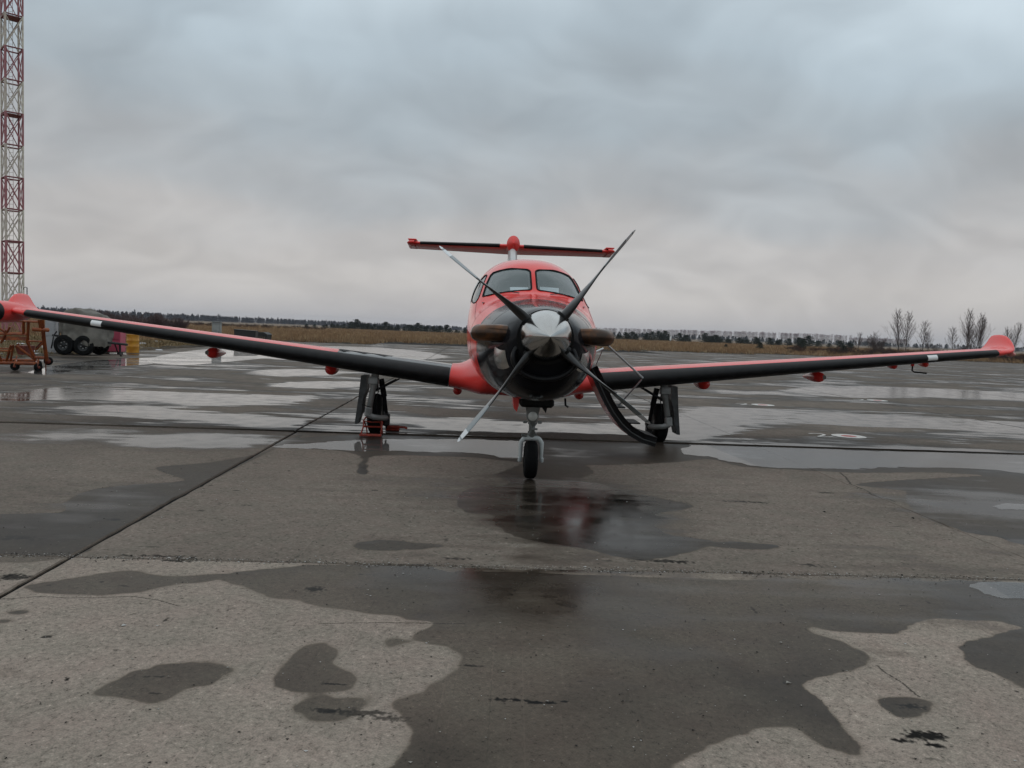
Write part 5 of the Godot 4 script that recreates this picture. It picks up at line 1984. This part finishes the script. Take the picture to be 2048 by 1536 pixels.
func make_nature() -> void:
	var r := RandomNumberGenerator.new()
	r.seed = 99
	make_crumbs(r)
	var bark := mottled(Color(0.10, 0.085, 0.075), Color(0.05, 0.042, 0.038), 5, 92, 0.9)
	var twig := mat(0.085, 0.058, 0.052, 0.9)
	var scrub_twig := mat(0.115, 0.075, 0.072, 0.9)
	var needles := mottled(Color(0.020, 0.030, 0.018), Color(0.035, 0.044, 0.026), 5, 93, 0.85)
	# dry grass
	var g := B.new().flat()
	for i in 15:
		var f := r.randf() * TAU
		var c := Vector3(r.randf_range(-0.35, 0.35), 0, r.randf_range(-0.2, 0.2))
		var s := Vector3(cos(f), 0, sin(f)) * r.randf_range(0.012, 0.028)
		var tip := c + Vector3(r.randf_range(-0.14, 0.14), r.randf_range(0.5, 1.0), r.randf_range(-0.14, 0.14))
		g.tri(c - s, tip, c + s)
	var places := []
	var tints := []
	for k in 46000:
		var near := pow(r.randf(), 1.7)
		var z := -lerpf(30.0, 330.0, near)
		var x := spot(r.randf_range(-160, 2210), -z)
		if on_apron(x, z):
			continue
		var left := smoothstep(-40.0, -15.0, -absf(x + 30.0)) * smoothstep(-70.0, -50.0, z)
		var h := r.randf_range(0.35, 0.75) * lerpf(1.0, 0.30, left) * (1.0 + 0.3 * near)
		places.append(Transform3D(Basis(Vector3.UP, r.randf() * TAU).scaled(Vector3(1.6 + near * 2.0, h, 1.6 + near * 2.0)), Vector3(x, -0.07, z)))
		var c := Color(0.34, 0.215, 0.115).lerp(Color(0.20, 0.12, 0.065), r.randf())
		if r.randf() < 0.15:
			c = Color(0.42, 0.30, 0.17)
		if left > 0.5:
			c = c.lerp(Color(0.14, 0.12, 0.06), 0.6)
		tints.append(c)
	scatter("dry_grass", g.done(), tinted(), places, tints, "tall dry ochre grass beyond the apron", "grass")
	# lumps of thawing snow in the short grass on the left
	places = []
	tints = []
	var sn := B.new()
	sn.lathe([Vector2(0.001, 0.06), Vector2(0.25, 0.055), Vector2(0.42, 0.03), Vector2(0.5, 0.0)], Transform3D.IDENTITY, 9)
	for k in 46:
		var z := -r.randf_range(29.0, 66.0)
		var x := -r.randf_range(18.6, 20.0 + 0.42 * (-z - 20.0))
		places.append(Transform3D(Basis(Vector3.UP, r.randf() * TAU).scaled(Vector3(r.randf_range(0.3, 1.1), r.randf_range(0.6, 1.8), r.randf_range(0.2, 0.7))), Vector3(x, -0.06, z)))
		tints.append(Color(0.62, 0.63, 0.66))
	scatter("snow", sn.done(), tinted(0.6), places, tints, "scraps of old snow in the grass beyond the left edge", "snow")
	# dark wet earth along the apron rim
	places = []
	tints = []
	var lump := B.new()
	lump.lathe([Vector2(0.001, 0.16), Vector2(0.2, 0.13), Vector2(0.4, 0.06), Vector2(0.55, 0.0)], Transform3D.IDENTITY, 8)
	for k in 900:
		var side := r.randf()
		var v: Vector3
		if side < 0.35:
			v = grid_to_world(-17.57 - absf(r.randfn(0.3, 0.5)), -r.randf_range(24, 78))
		else:
			var p := r.randf_range(-17, 70)
			var fq := -76.0 if p < -10.2 else -89.5 if p < 19.3 else -96.5 if p < 34.0 else -104.0
			v = grid_to_world(p, fq - absf(r.randfn(0.4, 0.6)))
		v.y = -0.08
		places.append(Transform3D(Basis(Vector3.UP, r.randf() * TAU).scaled(Vector3(r.randf_range(0.5, 1.5), r.randf_range(0.4, 1.3), r.randf_range(0.4, 1.0))), v))
		tints.append(Color(0.035, 0.028, 0.022).lerp(Color(0.075, 0.058, 0.04), r.randf()))
	scatter("earth_clods", lump.done(), tinted(), places, tints, "dark wet earth along the rim of the apron", "earth")
	make_woods(r)
	# young pines in a row across the field
	var pines := []
	for k in 3:
		pines.append(pine_meshes([3.6, 3.0, 4.2][k], 300 + k))
	var protos := []
	var row := [[606, 340, 0.55], [622, 350, 0.5], [640, 335, 0.62], [657, 345, 0.8], [668, 352, 0.9], [681, 338, 0.8], [694, 350, 1.0], [706, 342, 1.12], [716, 346, 0.95], [728, 350, 1.1], [741, 336, 1.0], [752, 348, 0.9], [764, 340, 1.1], [776, 344, 0.92], [788, 346, 1.05], [801, 352, 0.8], [815, 340, 0.9], [828, 346, 1.0], [842, 338, 0.95], [858, 350, 0.98], [872, 342, 1.1], [886, 346, 1.0], [905, 352, 0.7], [922, 345, 0.8], [938, 350, 0.75],
		[1196, 330, 0.8], [1212, 322, 0.9], [1228, 318, 0.8], [1243, 312, 1.02], [1257, 318, 1.08], [1283, 320, 0.95], [1296, 312, 1.05], [1309, 318, 1.0], [1322, 320, 1.05], [1350, 316, 0.98], [1364, 310, 0.9], [1402, 312, 1.0], [1414, 306, 1.08], [1426, 315, 0.95], [1446, 312, 0.85], [1470, 310, 0.95], [1486, 306, 0.8], [1503, 308, 1.05], [1530, 300, 0.85], [1546, 305, 0.95], [1568, 300, 0.8], [1590, 296, 1.0], [1608, 300, 1.05], [1628, 296, 0.9], [1650, 300, 0.85], [1672, 290, 1.0], [1690, 296, 0.9]]
	var more := []
	for e in row:
		if r.randf() < 0.9:
			more.append([e[0] + r.randf_range(4.0, 8.0), e[1] + r.randf_range(4, 24), e[2] * r.randf_range(0.6, 1.0)])
	row += more
	for e in row:
		var k := r.randi() % 3
		while protos.size() <= k:
			protos.append(null)
		var label := "young dark pine in the loose row across the field left of the airplane" if e[0] < 1000 else "young dark pine in the loose row across the field right of the airplane"
		var group := "young pines left of the airplane" if e[0] < 1000 else "young pines right of the airplane"
		var o: Node3D
		if protos[k] == null:
			o = plant("pine_tree", pines[k], [bark, needles], label, "pine tree", group, ["trunk", "crown"])
			protos[k] = o
		else:
			o = copy(protos[k], label)
			o.set_meta("group", group)
		o.position = Vector3(spot(e[0], e[1]), -0.1, -e[1])
		var big: float = e[2] * r.randf_range(0.72, 1.02)
		o.scale = Vector3(big * r.randf_range(1.2, 1.6), big, big * r.randf_range(1.2, 1.6))
		o.rotation.y = r.randf() * TAU
	for e in [[1512, 150, 0.42, "small dark pine sapling out in the grass below the birch wood"], [1596, 165, 0.62, "larger dark pine sapling right of the small one in the grass"], [1444, 158, 0.26, "tiny dark pine sapling far left in the grass below the birch wood"], [1680, 128, 0.42, "dark pine sapling at the edge of the bare scrub"]]:
		var o := copy(protos[0], e[3])
		o.set_meta("group", "pine saplings in the grass")
		o.position = Vector3(spot(e[0], e[1]), -0.1, -e[1])
		o.scale = Vector3(e[2] * 1.3, e[2], e[2] * 1.3)
		o.rotation.y = r.randf() * TAU
	# bare trees behind the right wing
	var kinds := []
	for k in 4:
		kinds.append(bare_tree([7.0, 7.0, 6.0, 4.0][k], 500 + k, [0.14, 0.18, 0.25, 0.1][k], [0.46, 0.52, 0.6, 0.9][k], [40, 38, 32, 30][k], [1, 2, 1, 5][k]))
	var tp := [null, null, null, null]
	var spots := [[1743, 118, 3, 1.0, "bushy bare tree with many thin stems, leftmost of those behind the right wing"], [1788, 118, 0, 0.98, "tall bare birch with a pale slim trunk, left of a close pair"], [1802, 121, 0, 0.96, "tall bare birch leaning against its twin, right of a close pair"], [1836, 124, 2, 0.95, "slender bare tree standing alone between the pair and the tall clump"], [1849, 126, 2, 0.68, "short thin bare tree just right of the slender lone one"],
		[1896, 126, 2, 0.83, "thin dark bare tree left of the tall clump"], [1924, 128, 0, 1.10, "tallest bare tree, left stem of the clump beside the winglet"], [1936, 130, 1, 0.98, "forked bare tree in the middle of the clump beside the winglet"], [1949, 130, 0, 1.03, "bare tree with upright twigs, right side of the clump beside the winglet"], [2011, 134, 1, 0.92, "forked bare tree rising behind the right winglet"], [2042, 134, 2, 0.82, "bare tree at the right edge, beyond the winglet"], [1706, 132, 2, 0.62, "faint thin bare sapling before the birch wood"], [1762, 112, 3, 0.5, "low bare bush under the leftmost bushy tree"], [1866, 122, 3, 0.55, "low bare bush between the lone tree and the clump"], [1912, 120, 3, 0.6, "low bare bush at the foot of the tall clump"], [1978, 124, 3, 0.72, "bare bush just left of the right winglet"]]
	for e in spots:
		var k: int = e[2]
		var o: Node3D
		if tp[k] == null:
			o = plant("bare_tree" if k < 3 else "bare_bush", kinds[k], [bark, twig], e[4], "tree" if k < 3 else "bush", "bare trees behind the right wing", ["trunk", "crown"])
			tp[k] = o
		else:
			o = copy(tp[k], e[4])
		o.position = Vector3(spot(e[0], e[1]), -0.1, -e[1])
		o.scale = Vector3.ONE * e[3]
		o.rotation.y = r.randf() * TAU
	# bare thicket beyond the covered trailer
	var th := bare_tree(3.3, 611, 0.08, 0.8, 40, 7)
	var tp2: Node3D = null
	for k in 13:
		var u := 176.0 + k * 15.0 + r.randf_range(-5, 5)
		var z := r.randf_range(105, 130)
		var label := "purplish bare thicket bush beyond the covered trailer"
		var o: Node3D
		if tp2 == null:
			o = plant("thicket_bush", th, [bark, scrub_twig], label, "bush", "bare thicket beyond the trailer", ["trunk", "crown"])
			tp2 = o
		else:
			o = copy(tp2, label)
		o.position = Vector3(spot(u, z), -0.1, -z)
		o.scale = Vector3(1.3, 0.92, 1.3) * (r.randf_range(0.66, 0.98) if k > 0 else 1.0)
		o.rotation.y = r.randf() * TAU
	# low scrub along the field
	var sc := bare_tree(1.5, 622, 0.05, 0.9, 12, 6)
	var both := B.new()
	both.st.append_from(sc[0], 0, Transform3D.IDENTITY)
	both.st.append_from(sc[1], 0, Transform3D.IDENTITY)
	places = []
	tints = []
	for k in 520:
		var right := r.randf() < 0.72
		var u := r.randf_range(1560, 2200) if right else r.randf_range(300, 640)
		if right:
			u = 2200.0 - (2200.0 - 1560.0) * pow(r.randf(), 1.5)
		var z := r.randf_range(112, 190) if right else r.randf_range(200, 330)
		var x := spot(u, z)
		if on_apron(x, -z):
			continue
		var s := r.randf_range(0.45, 1.15)
		places.append(Transform3D(Basis(Vector3.UP, r.randf() * TAU).scaled(Vector3(1.5, 1, 1.5) * s), Vector3(x, -0.1, -z)))
		tints.append(Color(0.10, 0.052, 0.036).lerp(Color(0.055, 0.042, 0.036), r.randf()))
	scatter("scrub", both.st.commit(), tinted(), places, tints, "low reddish brown scrub at the edge of the field", "scrub")

func make_woods(r: RandomNumberGenerator) -> void:
	# far birch wood: pale trunks under a purplish haze of twigs
	var birch := B.new().flat()
	birch.col = Color(0.62, 0.58, 0.55)
	for k in 3:
		var o := Vector3(r.randf_range(-2.2, 2.2), 0, r.randf_range(-2, 2))
		birch.tube([o, o + Vector3(r.randf_range(-0.4, 0.4), 9, 0), o + Vector3(r.randf_range(-0.6, 0.6), 15, 0)], [0.20, 0.15, 0.05], 4, false, false)
		birch.col = Color(0.22, 0.145, 0.14)
		for i in 90:
			var y := 17.0 * (1.0 - 0.62 * pow(r.randf(), 1.5))
			var w := 1.7 * sin(PI * clampf((y - 5.5) / 12.5, 0.08, 0.96))
			var c := o + Vector3(r.randf_range(-w, w), y, r.randf_range(-w, w))
			var d := Vector3(r.randf_range(-0.7, 0.7), r.randf_range(0.2, 1.4), r.randf_range(-0.7, 0.7))
			var s := Vector3(r.randf_range(-1, 1), 0, r.randf_range(-1, 1)).normalized() * 0.07
			birch.tri(c - s, c + d, c + s)
		birch.col = Color(0.62, 0.58, 0.55)
	var bm := birch.done()
	var places := []
	var tints := []
	for k in 620:
		var u := r.randf_range(1020, 1700)
		var gap: bool = absf(u - 1546.0) < 4.0 or absf(u - 1696.0) < 3.0
		if gap:
			continue
		var z := lerpf(1750.0, 1420.0, clampf((u - 1200.0) / 300.0, 0, 1)) + r.randf() * r.randf() * 120.0
		places.append(Transform3D(Basis(Vector3.UP, r.randf() * TAU).scaled(Vector3(1, r.randf_range(0.92, 1.08), 1)), Vector3(spot(u, z), -0.2, -z)))
		tints.append(Color(1, 1, 1) * r.randf_range(0.8, 1.1))
	for k in 160:
		var u := r.randf_range(1690, 1800)
		var z := r.randf_range(1500, 1650)
		places.append(Transform3D(Basis(Vector3.UP, r.randf() * TAU).scaled(Vector3(1, r.randf_range(0.75, 0.95), 1)), Vector3(spot(u, z), -0.2, -z)))
		tints.append(Color(0.9, 0.9, 0.9))
	scatter("birch_wood", bm, tinted(), places, tints, "far birch wood of pale trunks right of the airplane", "wood")
	# far mixed wood on the left and dark firs under the birches
	var fir := B.new().flat()
	for i in 150:
		var t := pow(r.randf(), 0.8)
		var y := 10.0 * t
		var w := 2.3 * pow(1.0 - t, 0.8) + 0.1
		var f := r.randf() * TAU
		var c := Vector3(cos(f) * w * r.randf(), y, sin(f) * w * r.randf())
		var d := Vector3(r.randf_range(-1, 1), r.randf_range(-0.1, 1.3), r.randf_range(-1, 1)) * 0.8
		var s := Vector3(r.randf_range(-1, 1), r.randf_range(-0.3, 0.3), r.randf_range(-1, 1)).normalized() * 0.45
		fir.tri(c - s, c + d, c + s)
	var fm := fir.done()
	places = []
	tints = []
	for k in 1500:
		var u := r.randf_range(-140, 960)
		var f := clampf(u / 900.0, 0, 1)
		var z := lerpf(900.0, 1550.0, f) * r.randf_range(0.97, 1.10)
		var h := lerpf(0.98, 0.80, f) * r.randf_range(0.72, 1.10)
		if r.randf() < 0.06:
			h *= 1.22
		places.append(Transform3D(Basis(Vector3.UP, r.randf() * TAU).scaled(Vector3(1.5, h, 1.5)), Vector3(spot(u, z), -0.3, -z)))
		tints.append(Color(0.034, 0.034, 0.042).lerp(Color(0.075, 0.058, 0.062), r.randf()))
	for k in 420:
		var u := r.randf_range(1000, 2200)
		var z := r.randf_range(900, 1250)
		places.append(Transform3D(Basis(Vector3.UP, r.randf() * TAU).scaled(Vector3(1.4, r.randf_range(0.45, 0.72), 1.4)), Vector3(spot(u, z), -0.3, -z)))
		tints.append(Color(0.028, 0.034, 0.032).lerp(Color(0.06, 0.055, 0.05), r.randf()))
	scatter("distant_wood", fm, tinted(), places, tints, "bluish far wood along the horizon", "wood")

func make_crumbs(r: RandomNumberGenerator) -> void:
	# crumbled concrete and grit, thickest along the worn joint
	var b := B.new().flat()
	var v := [Vector3(1, 0, 0), Vector3(-0.4, 0.1, 0.9), Vector3(-0.6, -0.1, -0.8), Vector3(0.1, 0.6, 0.1), Vector3(0, -0.5, 0)]
	for f in [[0, 1, 3], [1, 2, 3], [2, 0, 3], [1, 0, 4], [2, 1, 4], [0, 2, 4]]:
		b.tri(v[f[0]], v[f[1]], v[f[2]])
	var mesh := b.done()
	var places := []
	var tints := []
	var n := noise(0.9, 44, 3)
	for k in 5200:
		var w: Vector3
		var s := 0.0
		if k < 3000:
			var p := r.randf_range(-4.2, 7.6)
			w = grid_to_world(p, JOINT_Q + r.randfn(0.0, 0.035 + 0.03 * maxf(0, n.get_noise_1d(p))))
			s = r.randf_range(0.0015, 0.006)
			if r.randf() < 0.05:
				s *= 1.8
		else:
			var z := -lerpf(2.6, 9.0, pow(r.randf(), 1.3))
			w = Vector3(z * r.randf_range(-0.75, 0.75), 0, z)
			s = 0.0018 + 0.005 * pow(r.randf(), 3.0)
			if r.randf() < 0.02:
				s *= 2.4
		places.append(Transform3D(Basis.from_euler(Vector3(r.randf_range(-0.4, 0.4), r.randf() * TAU, 0)).scaled(Vector3(s * r.randf_range(1, 1.8), s * 0.8, s)), w + Vector3(0, s * 0.3, 0)))
		var t := r.randf()
		tints.append(Color(0.025, 0.024, 0.022) if t < 0.5 else Color(0.30, 0.28, 0.25) if t < 0.9 else Color(0.5, 0.49, 0.47))
	scatter("concrete_crumbs", mesh, tinted(), places, tints, "grit and crumbled concrete strewn over the slabs", "grit")
	# flat peelings of old bitumen
	for e in [[0.05, -3.59], [0.18, -3.58], [-2.04, -3.64], [1.75, -5.71], [1.18, -5.78], [-2.39, -5.5], [-3.13, -4.98], [-0.38, -5.84]]:
		pass


func _ready() -> void:
	rng.seed = 4711
	set_stage()
	make_apron()
	make_pools()
	make_field()
	make_airplane()
	make_props()
	make_nature()
